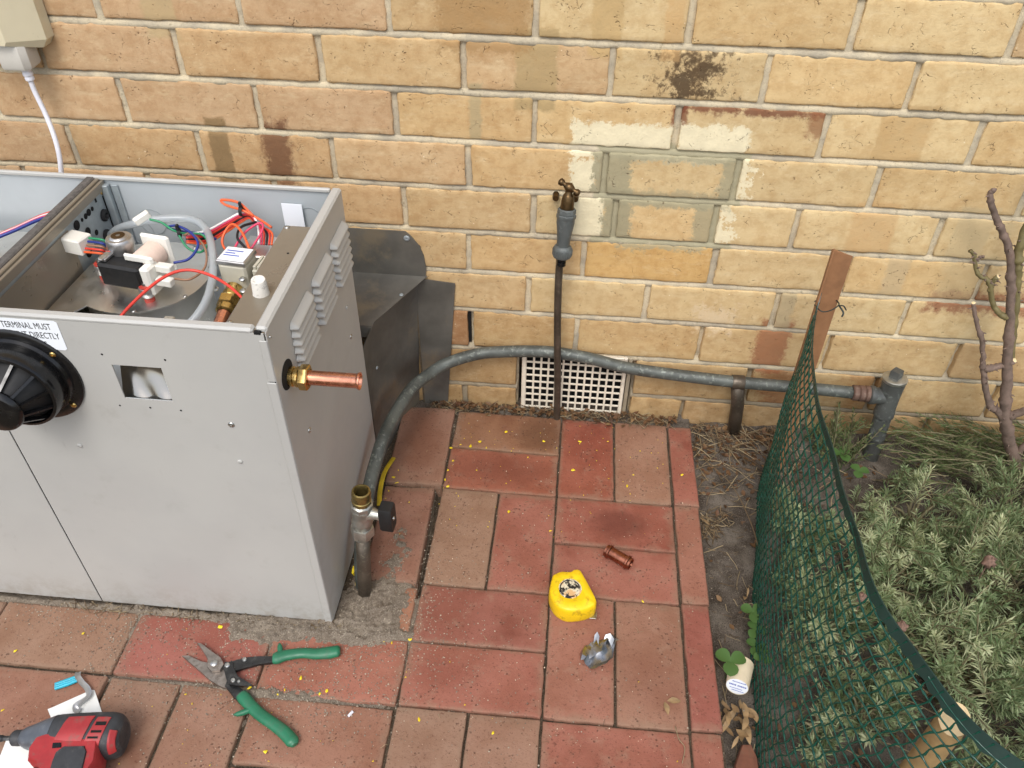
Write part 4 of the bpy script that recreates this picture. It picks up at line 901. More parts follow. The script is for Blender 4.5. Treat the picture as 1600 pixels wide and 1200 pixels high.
# ------------------------------------------------------------------ power outlet
def outlet():
    G = thing('power_outlet', (-.82, -.03, .8), 'cream weatherproof power outlet on the wall with a plugged-in white cable', 'power outlet')
    b = MB()
    back = [(-.90, .742), (-.752, .735), (-.742, .748), (-.742, .91), (-.90, .91)]
    fr = [(-.885, .752), (-.789, .748), (-.785, .754), (-.785, .90), (-.885, .90)]
    vs = [(x, -.001, z) for x, z in back] + [(x, -.024, z) for x, z in back] + [(x, -.064, z) for x, z in fr]
    fs = [(i, (i + 1) % 5, 5 + (i + 1) % 5, 5 + i) for i in range(5)] + [(5 + i, 5 + (i + 1) % 5, 10 + (i + 1) % 5, 10 + i) for i in range(5)] + [tuple(range(10, 15))]
    b.add(vs, [f[::-1] for f in fs]); b.build('housing', MT['gpo'], G, 20)
    b = MB(); b.box(-.872, -.800, -.068, -.0635, .765, .885, .0015); b.build('face_plate', MT['gpo'], G)
    b = MB(); b.box(-.845, -.812, -.074, -.067, .79, .81, .002); b.build('switch', MT['gpo'], G)
    b = MB(); b.prism([(-.815, -.012), (-.773, -.012), (-.770, -.045), (-.778, -.054), (-.815, -.054)], .706, .745, .004); b.build('plug', MT['plug'], G, 30)
    b = MB(); b.lathe([(.0075, 0), (.008, .003), (.008, .006), (.0065, .008), (.008, .010), (.008, .014), (.0062, .016), (.0075, .018), (.0070, .022), (.0045, .024)], (-.789, -.035, .707), (.05, 0, -1), 16); b.build('strain_relief', MT['cable'], G, 40)
    b = MB(); b.tube(cr([(-.788, -.035, .69), (-.787, -.036, .665), (-.780, -.040, .630), (-.772, -.050, .598), (-.768, -.060, .570), (-.769, -.068, .545), (-.776, -.075, .510), (-.79, -.085, .46), (-.80, -.09, .40), (-.80, -.09, .2), (-.80, -.09, .0)], 8), .0042, 12); b.build('cable', MT['cable'], G, 180)
outlet()

# ------------------------------------------------------------------ mesh fence and its stakes
def lerp_path(P, n):
    C = cr(P, 24); L = [0]
    for a, b in zip(C[:-1], C[1:]): L.append(L[-1] + (b - a).length)
    out = []; k = 0
    for i in range(n + 1):
        t = L[-1] * i / n
        while k < len(L) - 2 and L[k + 1] < t: k += 1
        f = (t - L[k]) / max(1e-9, L[k + 1] - L[k]); out.append(C[k].lerp(C[k + 1], f))
    return out, L[-1]
def fence():
    G = thing('mesh_fence', (.52, -.5, -.03), 'sagging dark green plastic mesh garden fence along the soil bed', 'fence')
    top = [(.545, -.128, .425), (.536, -.165, .400), (.516, -.25, .388), (.510, -.330, .378), (.518, -.433, .360), (.526, -.540, .345), (.535, -.655, .335), (.556, -.730, .330), (.589, -.798, .325), (.635, -.850, .320), (.70, -.895, .315)]
    bot = [(.540, -.132, -.03), (.533, -.165, -.03), (.517, -.24, -.035), (.501, -.33, -.035), (.485, -.44, -.035), (.470, -.540, -.035), (.455, -.655, -.035), (.449, -.75, -.035), (.452, -.85, -.035), (.478, -.94, -.035), (.53, -1.01, -.035)]
    N = 240; A, La = lerp_path(top, N); B, Lb = lerp_path(bot, N)
    def P(s, t):
        s = min(max(s, 0), 1) * N; i = min(int(s), N - 1); f = s - i
        a = A[i].lerp(A[i + 1], f); b = B[i].lerp(B[i + 1], f)
        p = b.lerp(a, t); p.x -= .016 * math.sin(math.pi * t) * math.sin(math.pi * min(1, s / N * 1.2)) + .006 * nz(s * .03, t * 3); p.y += .004 * nz(s * .04, t * 3, 5)
        return p
    b = MB(); HH = .385
    # long strands run with the fence and drift downwards, short ones cross them; welded nodes are thicker
    k = 0; sp_ = .0170 / HH
    t0 = .985
    while t0 > -.02: 
        pts = []; rr = []; t_ = t0; n_ = 260
        for j in range(n_ + 1):
            q = j / n_; t = t0 - .17 * q + .006 * math.sin(q * 120 + k * 2.1) * .5
            if t > .99: continue
            if t < 0: break
            pts.append(P(q, t)); rr.append(.0021 if j % 6 == (k * 3) % 6 else .0012)
        if len(pts) > 3: b.tube(pts, rr, 5, False)
        k += 1; t0 -= sp_
    t0 = .985 + sp_
    while t0 < 1.17:                     # strands that start from the top band
        pts = [P(j / 200, t0 - .17 * j / 200) for j in range(201) if t0 - .17 * j / 200 < .985]
        if len(pts) > 3: b.tube(pts, [.0021 if j % 6 == 0 else .0012 for j in range(len(pts))], 5, False)
        t0 += sp_
    ns = int(La / .0165); rows = 16
    for i in range(-6, ns + 4):
        pts = []; rr = []
        for j in range(rows * 3 + 1):
            dn_ = j / (rows * 3); q = i / ns - dn_ * .12 / La * 1.0 + (.0032 / La) * (1 if (j // 3) % 2 else -1) * .5 + .12 / La
            if 0 <= q <= 1: pts.append(P(q, 1 - dn_)); rr.append(.0017 if j % 3 == 0 else .0010)
        if len(pts) > 3: b.tube(pts, rr, 5, False)
    b.build('net', MT['mesh'], G, 180)
    tb = MB(); C = [P(i / N, 1.0) for i in range(N + 1)]; vs = []; fs = []
    for i, c in enumerate(C):
        d = (C[min(i + 1, N)] - C[max(i - 1, 0)]).normalized(); n_ = Vector((d.y, -d.x, 0)).normalized() * .0008
        dn = (P(i / N, .96) - c).normalized() * (.005 + .013 * min(1, (i / N) ** 1.3))
        wv = 1 + .12 * math.sin(i * .9)
        for q in (c - dn * .15 + n_, c + dn * wv + n_, c + dn * wv - n_, c - dn * .15 - n_): vs.append(q)
    for i in range(N):
        for k in range(4): a, c2 = i * 4 + k, i * 4 + (k + 1) % 4; fs.append((a, c2, c2 + 4, a + 4))
    tb.add(vs, fs); tb.build('top_band', MT['mesh_band'], G, 50)
    e = MB(); e.tube([P(0, t / 20) for t in range(21)], .0014, 5); e.build('end_cord', MT['mesh'], G)
    tw = MB(); tw.tube(cr([(.538, -.132, .403), (.548, -.148, .401), (.565, -.142, .401), (.578, -.132, .407), (.572, -.115, .406), (.552, -.112, .405), (.540, -.124, .404)], 5), .0011, 5); tw.tube(cr([(.576, -.134, .405), (.582, -.142, .411), (.588, -.144, .404)], 4), .0012, 5); tw.tube(cr([(.578, -.136, .406), (.584, -.146, .400), (.582, -.150, .394)], 4), .0016, 5); tw.build('tie_wire', MT['wire_tie'], G, 180)
    # back stake: thin brown angle section
    S1 = thing('angle_stake', (.56, -.12, -.05), 'brown angle-section stake tied to the mesh fence in front of the wall', 'stake')
    s = MB(); z0, z1 = -.06, .505
    vs = [(.546, -.1215, z0), (.580, -.1205, z0), (.580, -.1180, z0), (.546, -.119, z0), (.545, -.1215, z1 + .0), (.579, -.1205, z1 - .012), (.579, -.1180, z1 - .012), (.545, -.119, z1)]
    s.add(vs, [(3, 2, 1, 0), (4, 5, 6, 7), (0, 1, 5, 4), (1, 2, 6, 5), (2, 3, 7, 6), (3, 0, 4, 7)]); s.build('wide_flange', MT['timber'], S1)
    s = MB(); vs = [(.5455, -.1210, z0), (.5430, -.1215, z0), (.5395, -.139, z0), (.542, -.1395, z0), (.5445, -.1210, z1), (.542, -.1215, z1), (.5385, -.139, z1 + .012), (.541, -.1395, z1 + .012)]
    s.add(vs, [(0, 3, 2, 1), (4, 5, 6, 7), (0, 4, 7, 3), (1, 2, 6, 5), (2, 3, 7, 6), (0, 1, 5, 4)]); s.build('narrow_flange', MT['timber'], S1)
    # front stake: round pine, cut on the slant
    S2 = thing('round_stake', (.612, -.79, -.05), 'pale round pine stake with a freshly cut end behind the mesh fence', 'stake')
    c = Vector((.612, -.787, 0)); r = .0170; n = 26; vs = []; ring = []
    for z in (-.06, .1, .2, .26):
        for k in range(n):
            a = 2 * math.pi * k / n; rr = r * (1 + .04 * nz(math.cos(a) * 2, math.sin(a) * 2, z * 3))
            zz = z if z < .26 else .272 + .55 * (math.sin(a) * rr) + .25 * math.cos(a) * rr
            vs.append((c.x + math.cos(a) * rr, c.y + math.sin(a) * rr, zz))
    fs = [(i * n + k, i * n + (k + 1) % n, (i + 1) * n + (k + 1) % n, (i + 1) * n + k) for i in range(3) for k in range(n)]
    s = MB(); s.add(vs, fs); s.build('pole', MT['pine'], S2, 60)
    s = MB(); s.add(vs[3 * n:], [tuple(range(n))]); s.build('cut_end', MT['pine_end'], S2)
fence()

# ------------------------------------------------------------------ plants
def sprig_mesh(sprigs, seed=1):
    rg = np.random.RandomState(seed); V_ = []; F_ = []; st = MB(); base = 0
    for (b, d, L, lL, lW, nw, per, up_) in sprigs:
        b = np.array(b); d = np.array(d) / np.linalg.norm(d)
        bend = rg.normal(0, .12, 3)
        ref = np.array([0, 0, 1.0]) if abs(d[2]) < .9 else np.array([1.0, 0, 0])
        u = np.cross(d, ref); u /= np.linalg.norm(u); w = np.cross(d, u)
        pts = []
        for i in range(nw):
            t = (i + .5) / nw; p = b + d * L * t + bend * L * t * t
            pts.append(p); a0 = rg.rand() * 6.28
            k = 1 - .55 * t ** 2
            for j in range(per):
                a = a0 + 6.283 * j / per + rg.normal(0, .25)
                o = u * math.cos(a) + w * math.sin(a); ang = up_ + rg.normal(0, .18) + .5 * t
                ld = o * math.cos(ang) + d * math.sin(ang); side = np.cross(ld, d); side /= np.linalg.norm(side) + 1e-9
                nn = np.cross(side, ld); l = lL * k * rg.uniform(.7, 1.15); wd = lW * rg.uniform(.8, 1.2)
                m = p + ld * l * .5 + nn * l * .05; tip = p + ld * l + nn * l * rg.uniform(-.12, .2) - np.array([0, 0, l * .06])
                V_ += [p, m + side * wd - nn * wd * .25, tip, m - side * wd - nn * wd * .25, m + nn * wd * .3]
                F_ += [(base, base + 1, base + 4), (base + 1, base + 2, base + 4), (base + 4, base + 2, base + 3), (base, base + 4, base + 3)]; base += 5
        st.tube([tuple(b - d * .03)] + [tuple(p) for p in pts[::2]], .0011, 4, False)
    m = MB(); m.v = [tuple(v) for v in V_]; m.f = F_; return m, st
def lavender():
    rg = np.random.RandomState(3)
    clumps = [(.80, -.24, .13, .09, 80), (.98, -.27, .15, .12, 110), (.70, -.40, .12, .11, 100), (.88, -.44, .16, .16, 170), (1.06, -.42, .16, .17, 150), (.76, -.58, .13, .15, 130), (.93, -.63, .16, .20, 180), (1.10, -.62, .15, .20, 120), (.88, -.80, .14, .18, 140), (1.04, -.84, .15, .20, 100), (.60, -.48, .08, .07, 80), (.59, -.30, .07, .06, 70), (.62, -.64, .08, .06, 70), (.66, -.80, .07, .07, 40), (.74, -.76, .07, .12, 40), (1.2, -.3, .15, .12, 50), (.70, -.92, .10, .12, 40), (.56, -.80, .07, .03, 26), (.535, -.55, .05, .04, 40), (.55, -.40, .05, .045, 40), (.545, -.68, .05, .035, 34), (.55, -.24, .05, .04, 26)]
    sp = []
    for cx, cy, r, h, n in clumps:
        for i in range(int(n * .58)):
            q = math.sqrt(rg.rand()); a = rg.rand() * 6.28; x, y = cx + r * q * math.cos(a), cy + r * q * math.sin(a)
            zt = h * 1.2 * math.sqrt(max(0, 1 - .8 * q * q)) * rg.uniform(.55, 1.15) - .012
            d = np.array([.75 * q * math.cos(a) + rg.normal(0, .28), .75 * q * math.sin(a) - .25 + rg.normal(0, .28), .85])
            d /= np.linalg.norm(d); L = rg.uniform(.05, .115)
            if x < .53 and y > -.7: continue
            sp.append((np.array([x, y, zt]) - d * L, d, L, rg.uniform(.018, .038), rg.uniform(.0009, .0015), rg.randint(9, 14), 5, rg.uniform(.3, .75)))
    G = thing('lavender_bush', (.85, -.55, -.03), 'bushy grey-green lavender filling the bed behind the mesh fence', 'lavender')
    rg.shuffle(sp); young = [q for q in sp[:len(sp) // 4]]; m2, st2 = sprig_mesh(young, 6); m2.build('young_foliage', MT['lav_young'], G, 180)
    m, st = sprig_mesh(sp[len(sp) // 4:], 5); st.v += [] ; o_ = len(st.v); st.v += st2.v; st.f += [tuple(o_ + i for i in f) for f in st2.f]
    f = m.build('foliage', MT['lavender'], G, 180)
    for cx, cy, r, h, n in clumps:
        for i in range(max(2, n // 6)):
            a = rg.rand() * 6.28; q = rg.rand() * .8
            st.tube(cr([(cx, cy, -.05), (cx + r * q * .5 * math.cos(a), cy + r * q * .5 * math.sin(a), h * .25), (cx + r * q * math.cos(a), cy + r * q * math.sin(a), h * .5)], 4), [.0028] * 5 + [.0022] * 2 + [.0015] * 2, 5, False)
    st.build('stems', MT['stem'], G, 180)
    for (x, y, z, s_) in ((.792, -.475, .185, .010), (.87, -.56, .22, .011), (.84, -.60, .21, .011), (.62, -.50, .10, .009), (.66, -.56, .12, .009), (.93, -.46, .20, .010), (.80, -.68, .19, .009), (.97, -.55, .215, .009)):
        b = MB(); T_ = 14
        def fn(u, v):
            a, c = u * 2 * math.pi, (v - .5) * math.pi; r_ = s_ * .85 * (1 + .55 * nz(math.cos(a) * 4, math.sin(a) * 4 + x * 90, c * 4) + random.uniform(-.14, .14))
            return (x + r_ * math.cos(c) * math.cos(a), y + r_ * math.cos(c) * math.sin(a), z + 1.3 * r_ * math.sin(c))
        b.grid(fn, T_, 10); b.tube([(x, y, z - s_), (x + .01, y + .01, z - .07)], .001, 4); b.build('seed_head', MT['seedhead'], G, 180)
    # narrow-leaved plant along the wall
    sp = []
    for i in range(150):
        x = rg.uniform(.84, 1.25); y = rg.uniform(-.15, -.02); z = rg.uniform(.0, .075)
        d = np.array([-.9 + rg.normal(0, .25), rg.normal(-.05, .25), rg.uniform(-.05, .35)])
        sp.append((np.array([x, y, z]), d, rg.uniform(.06, .12), rg.uniform(.018, .028), rg.uniform(.0009, .0014), 11, 3, .75))
    for i in range(34):
        x = rg.uniform(.645, .73); y = rg.uniform(-.10, -.015); z = rg.uniform(-.02, .03)
        d = np.array([rg.normal(0, .3), rg.normal(-.15, .3), 1])
        sp.append((np.array([x, y, z]), d, rg.uniform(.05, .10), rg.uniform(.018, .026), rg.uniform(.001, .0015), 9, 3, .65))
    G = thing('rosemary_plant', (.95, -.08, -.03), 'dark narrow-leaved rosemary lying along the foot of the wall by the rose', 'plant')
    m, st = sprig_mesh(sp, 9); m.build('foliage', MT['rosemary'], G, 180); st.build('stems', MT['stem'], G, 180)
lavender()

def rose():
    G = thing('rose_bush', (1.05, -.1, -.03), 'bare thorny rose bush with pruned grey and green canes', 'rose bush')
    C = {'main': ([(1.061, -.1, -.04), (1.04, -.1, .016), (.994, -.1, .092), (.957, -.099, .164), (.937, -.093, .228), (.918, -.087, .283), (.895, -.079, .36), (.875, -.071, .421), (.852, -.064, .479), (.828, -.059, .517), (.804, -.055, .548), (.786, -.051, .579), (.788, -.05, .590)], .0155, .0042, 'rose_bark'),
         'left': ([(.971, -.1, .135), (.944, -.099, .167), (.927, -.098, .176), (.903, -.094, .218), (.886, -.09, .255), (.877, -.087, .279), (.861, -.083, .318), (.839, -.079, .356), (.823, -.075, .389)], .0085, .0034, 'rose_bark'),
         'cross': ([(.886, -.09, .256), (.904, -.089, .264), (.919, -.089, .269), (.930, -.090, .283)], .0068, .0052, 'rose_bark'),
         'mid': ([(.888, -.078, .365), (.87, -.077, .374), (.852, -.074, .395), (.835, -.07, .43), (.812, -.068, .443), (.796, -.064, .475), (.787, -.064, .484)], .0064, .0030, 'rose_green'),
         'mid2': ([(.842, -.072, .413), (.841, -.07, .431), (.845, -.07, .442)], .0045, .0042, 'rose_green'), 'mid3': ([(.799, -.066, .461), (.804, -.065, .47), (.812, -.065, .476)], .003, .0022, 'rose_bark'),
         'right': ([(.930, -.085, .27), (.909, -.081, .336), (.892, -.074, .398), (.877, -.069, .445), (.866, -.064, .48), (.860, -.059, .519), (.862, -.055, .57), (.858, -.05, .63)], .0052, .0070, 'rose_green'),
         'b1': ([(1.02, -.1, .06), (1.03, -.1, .12), (1.04, -.093, .20)], .006, .004, 'rose_bark'), 'stub': ([(.965, -.1, .155), (.985, -.11, .185)], .008, .007, 'rose_bark')}
    for nm_, (pts, r0, r1, mt) in C.items():
        P = cr(pts, 9); n = len(P); b = MB()
        rr = [(r0 + (r1 - r0) * (i / (n - 1)) ** .55) * (1 + .16 * nz(i * .55, r0 * 900) + (.28 if random.random() < .08 else 0)) for i in range(n)]
        P = [p + Vector((nz(i * .4, r0 * 500), nz(i * .4, r0 * 500, 4), 0)) * .0022 for i, p in enumerate(P)]
        b.tube(P, rr, 12); cane = b.build('cane', MT[mt], G, 180)
        for i in range(3, n - 1, 3):
            if random.random() < .6:
                d = Vector((random.uniform(-1, 1), random.uniform(-1, .3), random.uniform(-.1, .5))).normalized(); th = MB()
                th.tube([P[i] + d * rr[i] * .7, P[i] + d * (rr[i] + .003), P[i] + d * (rr[i] + .0065) + V(0, 0, -.0015)], [.0024, .0011, .0002], 5); th.build('thorn', MT['rose_bark'], cane, 180)
        if nm_ in ('left', 'cross', 'mid2'):
            c = MB(); d = (P[-1] - P[-2]).normalized(); c.lathe([(0, .0008), (rr[-1] * .95, .0006), (rr[-1] * .98, 0)], P[-1], d, 12); c.build('cut_tip', MT['cut'], cane)
rose()

def leaf_blade(b, base, d, nrm, L, W, curl=.2, shape='heart'):
    d = Vector(d).normalized(); n_ = Vector(nrm); n_ = (n_ - d * n_.dot(d)).normalized(); s = d.cross(n_); base = Vector(base)
    if shape == 'heart': prof = [(0, .0), (.12, .42), (.35, .85), (.6, 1.0), (.82, .86), (.95, .5), (1.0, .0)]
    else: prof = [(0, .05), (.2, .62), (.45, 1.0), (.7, .78), (.88, .4), (1.0, .0)]
    vs = []
    for t, w in prof:
        c = base + d * L * t + n_ * (curl * L * (t * t) * -1)
        vs += [c - s * W * w + n_ * abs(W * w) * .35, c, c + s * W * w + n_ * abs(W * w) * .35]
    fs = []
    for i in range(len(prof) - 1):
        a = i * 3; fs += [(a, a + 1, a + 4, a + 3), (a + 1, a + 2, a + 5, a + 4)]
    b.add(vs, fs)
def weed(loc, leaves, label):
    G = thing('clover_weed', loc, label, 'weed')
    st = MB()
    for (x, y, z, hd, L) in leaves:
        p = Vector((x, y, z)); st.tube(cr([loc, ((loc[0] + x) / 2 + .004, (loc[1] + y) / 2, z * .7), (x, y, z)], 4), .0008, 4)
        for k in range(3):
            a = hd + k * 2.1; b = MB(); leaf_blade(b, p, (math.cos(a), math.sin(a), .18), (0, 0, 1), L, L * .48, .15); b.build('leaf', MT['weed'], G, 180)
    st.build('stem', MT['weed'], G, 180)
weed((.468, -.52, -.03), [(.470, -.482, .010, .6, .021), (.472, -.512, .004, 2.0, .018), (.470, -.540, -.002, .2, .018), (.476, -.565, .01, 1.2, .016)], 'leafy green weed growing against the foot of the mesh fence')
weed((.418, -.588, -.03), [(.420, -.583, .018, .4, .026)], 'three-leafed green weed beside the fallen cream cup')
weed((.70, -.105, -.03), [(.690, -.105, .03, .9, .022), (.72, -.14, .02, 2.2, .02)], 'small round-leaved green weed at the foot of the capped tee pipe')

# ------------------------------------------------------------------ things lying on the paving
def snips():
    G = thing('tin_snips', (-.34, -.69, 0), 'open aviation tin snips with green grips lying on the paving', 'tin snips')
    def poly(name, pts, z0, z1, mat, b=.001): q = MB(); q.prism(pts, z0, z1, b); return q.build(name, MT[mat], G, 30)
    poly('upper_blade', [(-.437, -.630), (-.430, -.630), (-.406, -.643), (-.388, -.652), (-.379, -.663), (-.382, -.674), (-.394, -.677), (-.404, -.670), (-.409, -.656), (-.424, -.641)], .006, .0115, 'forged', .0012)
    poly('lower_blade', [(-.454, -.652), (-.444, -.650), (-.420, -.658), (-.403, -.660), (-.390, -.655), (-.379, -.666), (-.366, -.682), (-.350, -.694), (-.352, -.702), (-.372, -.698), (-.395, -.688), (-.414, -.676), (-.438, -.662)], .001, .0058, 'forged', .0012)
    poly('link', [(-.379, -.660), (-.366, -.659), (-.360, -.670), (-.345, -.686), (-.346, -.695), (-.358, -.697), (-.366, -.688), (-.376, -.672)], .0118, .0142, 'blued', .0006)
    poly('latch', [(-.360, -.685), (-.350, -.682), (-.338, -.687), (-.322, -.694), (-.322, -.697), (-.345, -.698), (-.358, -.697)], .0144, .0156, 'blued', .0004)
    poly('upper_arm', [(-.381, -.668), (-.372, -.657), (-.350, -.647), (-.330, -.643), (-.300, -.640), (-.298, -.651), (-.325, -.657), (-.350, -.668), (-.368, -.677)], .005, .0105, 'blued', .001)
    poly('lower_arm', [(-.366, -.684), (-.350, -.692), (-.330, -.704), (-.322, -.712), (-.333, -.723), (-.348, -.712), (-.366, -.697)], .003, .009, 'blued', .001)
    for x, y, z, r in ((-.3955, -.6625, .0112, .0058), (-.3722, -.6655, .0140, .0042), (-.3500, -.6515, .0103, .0040), (-.3535, -.6905, .0155, .0040), (-.3440, -.6915, .0150, .0028)):
        q = MB(); q.lathe([(r, 0), (r, .0012), (r * .75, .0024), (0, .0027)], (x, y, z), (0, 0, 1), 16); q.build('bolt', MT['zinc'], G, 40)
    def grip(pts, rr, stop):
        q = MB(); P = cr(pts, 7); n = len(P); R_ = []
        for i in range(n):
            f = i / (n - 1) * (len(rr) - 1); k = min(int(f), len(rr) - 2); R_.append(rr[k] * (1 - (f - k)) + rr[k + 1] * (f - k))
        q.tube(P, R_, 14, True, None, .72); q.tube(stop, [.0042, .0046, .0036, .001], 9); return q.build('grip', MT['green_grip'], G, 60)
    grip([(-.306, -.6445, .0095), (-.300, -.643, .0095), (-.286, -.637, .010), (-.262, -.631, .010), (-.240, -.630, .010), (-.220, -.626, .010), (-.207, -.622, .010), (-.203, -.621, .010)], [.0085, .0105, .0092, .0086, .0092, .0102, .0098, .006], [(-.296, -.637, .010), (-.299, -.629, .0105), (-.302, -.622, .011), (-.303, -.618, .011)])
    grip([(-.336, -.708, .0085), (-.330, -.713, .0085), (-.316, -.724, .009), (-.296, -.737, .009), (-.274, -.748, .009), (-.252, -.760, .009), (-.236, -.772, .009), (-.231, -.777, .009)], [.0085, .0100, .0092, .0092, .0092, .0098, .0100, .0055], [(-.312, -.730, .009), (-.322, -.736, .0095), (-.331, -.740, .0095), (-.336, -.741, .0095)])
snips()

def tape_measure():
    G = thing('tape_measure', (.165, -.487, 0), 'scuffed yellow tape measure with a worn round label', 'tape measure')
    P = [(.128, -.463), (.132, -.455), (.145, -.448), (.160, -.447), (.166, -.442), (.176, -.442), (.185, -.457), (.204, -.496), (.2055, -.506), (.202, -.513), (.188, -.521), (.172, -.526), (.156, -.527), (.142, -.521), (.131, -.508), (.125, -.49)]
    C = [Vector((p[0], p[1], 0)) for p in P]; n = len(C); Q = []
    for i in range(n):
        a, b_, c, d = C[i - 1], C[i], C[(i + 1) % n], C[(i + 2) % n]
        for t in (0, .33, .66): Q.append(.5 * (2 * b_ + (c - a) * t + (2 * a - 5 * b_ + 4 * c - d) * t * t + (3 * b_ - a - 3 * c + d) * t ** 3))
    cen = sum(Q, Vector()) / len(Q); m = len(Q); vs = []; fs = []
    prof = [(.90, .0), (.965, .002), (.99, .006), (1.0, .018), (.99, .030), (.965, .0345), (.92, .0365), (.60, .0375), (.56, .0370)]
    for k, z in prof: vs += [(cen.x + (q.x - cen.x) * k, cen.y + (q.y - cen.y) * k, z + .0012 * nz(q.x * 90, q.y * 90, z * 90)) for q in Q]
    for j in range(len(prof) - 1):
        for i in range(m): a, b_ = j * m + i, j * m + (i + 1) % m; fs.append((a, b_, b_ + m, a + m))
    fs.append(tuple((len(prof) - 1) * m + i for i in range(m)))
    q = MB(); q.add(vs, fs); q.build('case', MT['yellow'], G, 50)
    k = NT('worn_round_label'); nn = k.noise(70, 5, .7); c = k.mix(k.mr(nn, .46, .52), S(26, 25, 24), S(216, 206, 176)); c = k.mix(k.mr(k.noise(38, 4, .6), .54, .6, 0, .9), c, S(206, 160, 104))
    q = MB(); q.lathe([(0, .0005), (.0185, .0005), (.020, 0)], (.160, -.484, .0372), (0, 0, 1), 32); q.build('round_label', k.done(c, .5), G)
    q = MB()
    for a0, a1 in ((100, 235), (250, 300), (20, 70)):
        pp = [(.160 + 0.0165 * math.cos(R(a0 + (a1 - a0) * i / 14)), -.484 + 0.0165 * math.sin(R(a0 + (a1 - a0) * i / 14)), .0378) for i in range(15)]; q.tube(pp, .0011, 5)
    q.build('label_ring', MT['ink'], G)
    q = MB(); q.box(.196, .2075, -.5165, -.5075, .003, .0042, .0003); q.box(.2065, .2078, -.5165, -.5075, -.0, .012, .0003); q.build('hook', MT['zinc'], G)
tape_measure()

def coupling():
    o, e = Vector((.2225, -.3785, .0132)), Vector((.2665, -.4055, .0132)); ax = (e - o); L = ax.length
    b = MB(); r = .0112
    prof = [(r * .82, .003), (r * .9, 0), (r, .0005), (r, .004), (r * 1.17, .0055), (r * 1.17, .0085), (r * .98, .010), (r * .98, .012)]
    prof = prof + [(a, L - h) for a, h in prof[::-1]][:-1] + [(r * .86, L), (r * .82, L - .004), (r * .80, L * .5)]
    b.lathe(prof, o, ax, 32); t = b.build('pipe_coupling', MT['copper_dull'], None, 40)
    tag(t, 'short ribbed copper pipe coupling lying on a red paver', 'pipe fitting')
coupling()
def foil():
    b = MB(); rg = random.Random(9); cx, cy = .2155, -.577; n, m = 11, 7; vs = []
    for j in range(m + 1):
        for i in range(n + 1):
            u, v = i / n - .5, j / m - .5; fold = math.sin(v * 8.5 + 2.2 * nz(u * 3, 1.3)); l = u * .072; w = v * .042 * (.75 + .35 * math.cos(u * 5 + .6)); a = R(50) + .4 * nz(u * 2, v * 2, 3)
            z = .0075 + .0065 * fold * (.5 + .6 * abs(nz(u * 3, v * 2, 7))) + .005 * nz(u * 7, v * 6, 2) + rg.uniform(-.0008, .0008)
            vs.append((cx + l * math.cos(a) - w * math.sin(a) + .005 * nz(u * 5, v * 6, 11), cy + l * math.sin(a) + w * math.cos(a) + .005 * nz(u * 5, v * 6, 15), max(.0008, z)))
    b.add(vs, [(j * (n + 1) + i, j * (n + 1) + i + 1, (j + 1) * (n + 1) + i + 1, (j + 1) * (n + 1) + i) for j in range(m) for i in range(n)])
    b.add([(.203, -.566, .005), (.2045, -.553, .013), (.2085, -.549, .017), (.2125, -.553, .011), (.2115, -.566, .006), (.208, -.558, .008)], [(0, 1, 5), (1, 2, 5), (2, 3, 5), (3, 4, 5)])
    b.add([(.219, -.562, .007), (.222, -.552, .014), (.230, -.549, .016), (.237, -.556, .010), (.233, -.568, .006), (.227, -.558, .011)], [(0, 1, 5), (1, 2, 5), (2, 3, 5), (3, 4, 5)])
    t = b.build('crumpled_foil', MT['foil'], None, 35); tag(t, 'crumpled scrap of silver foil tape on the pavers', 'foil')
foil()

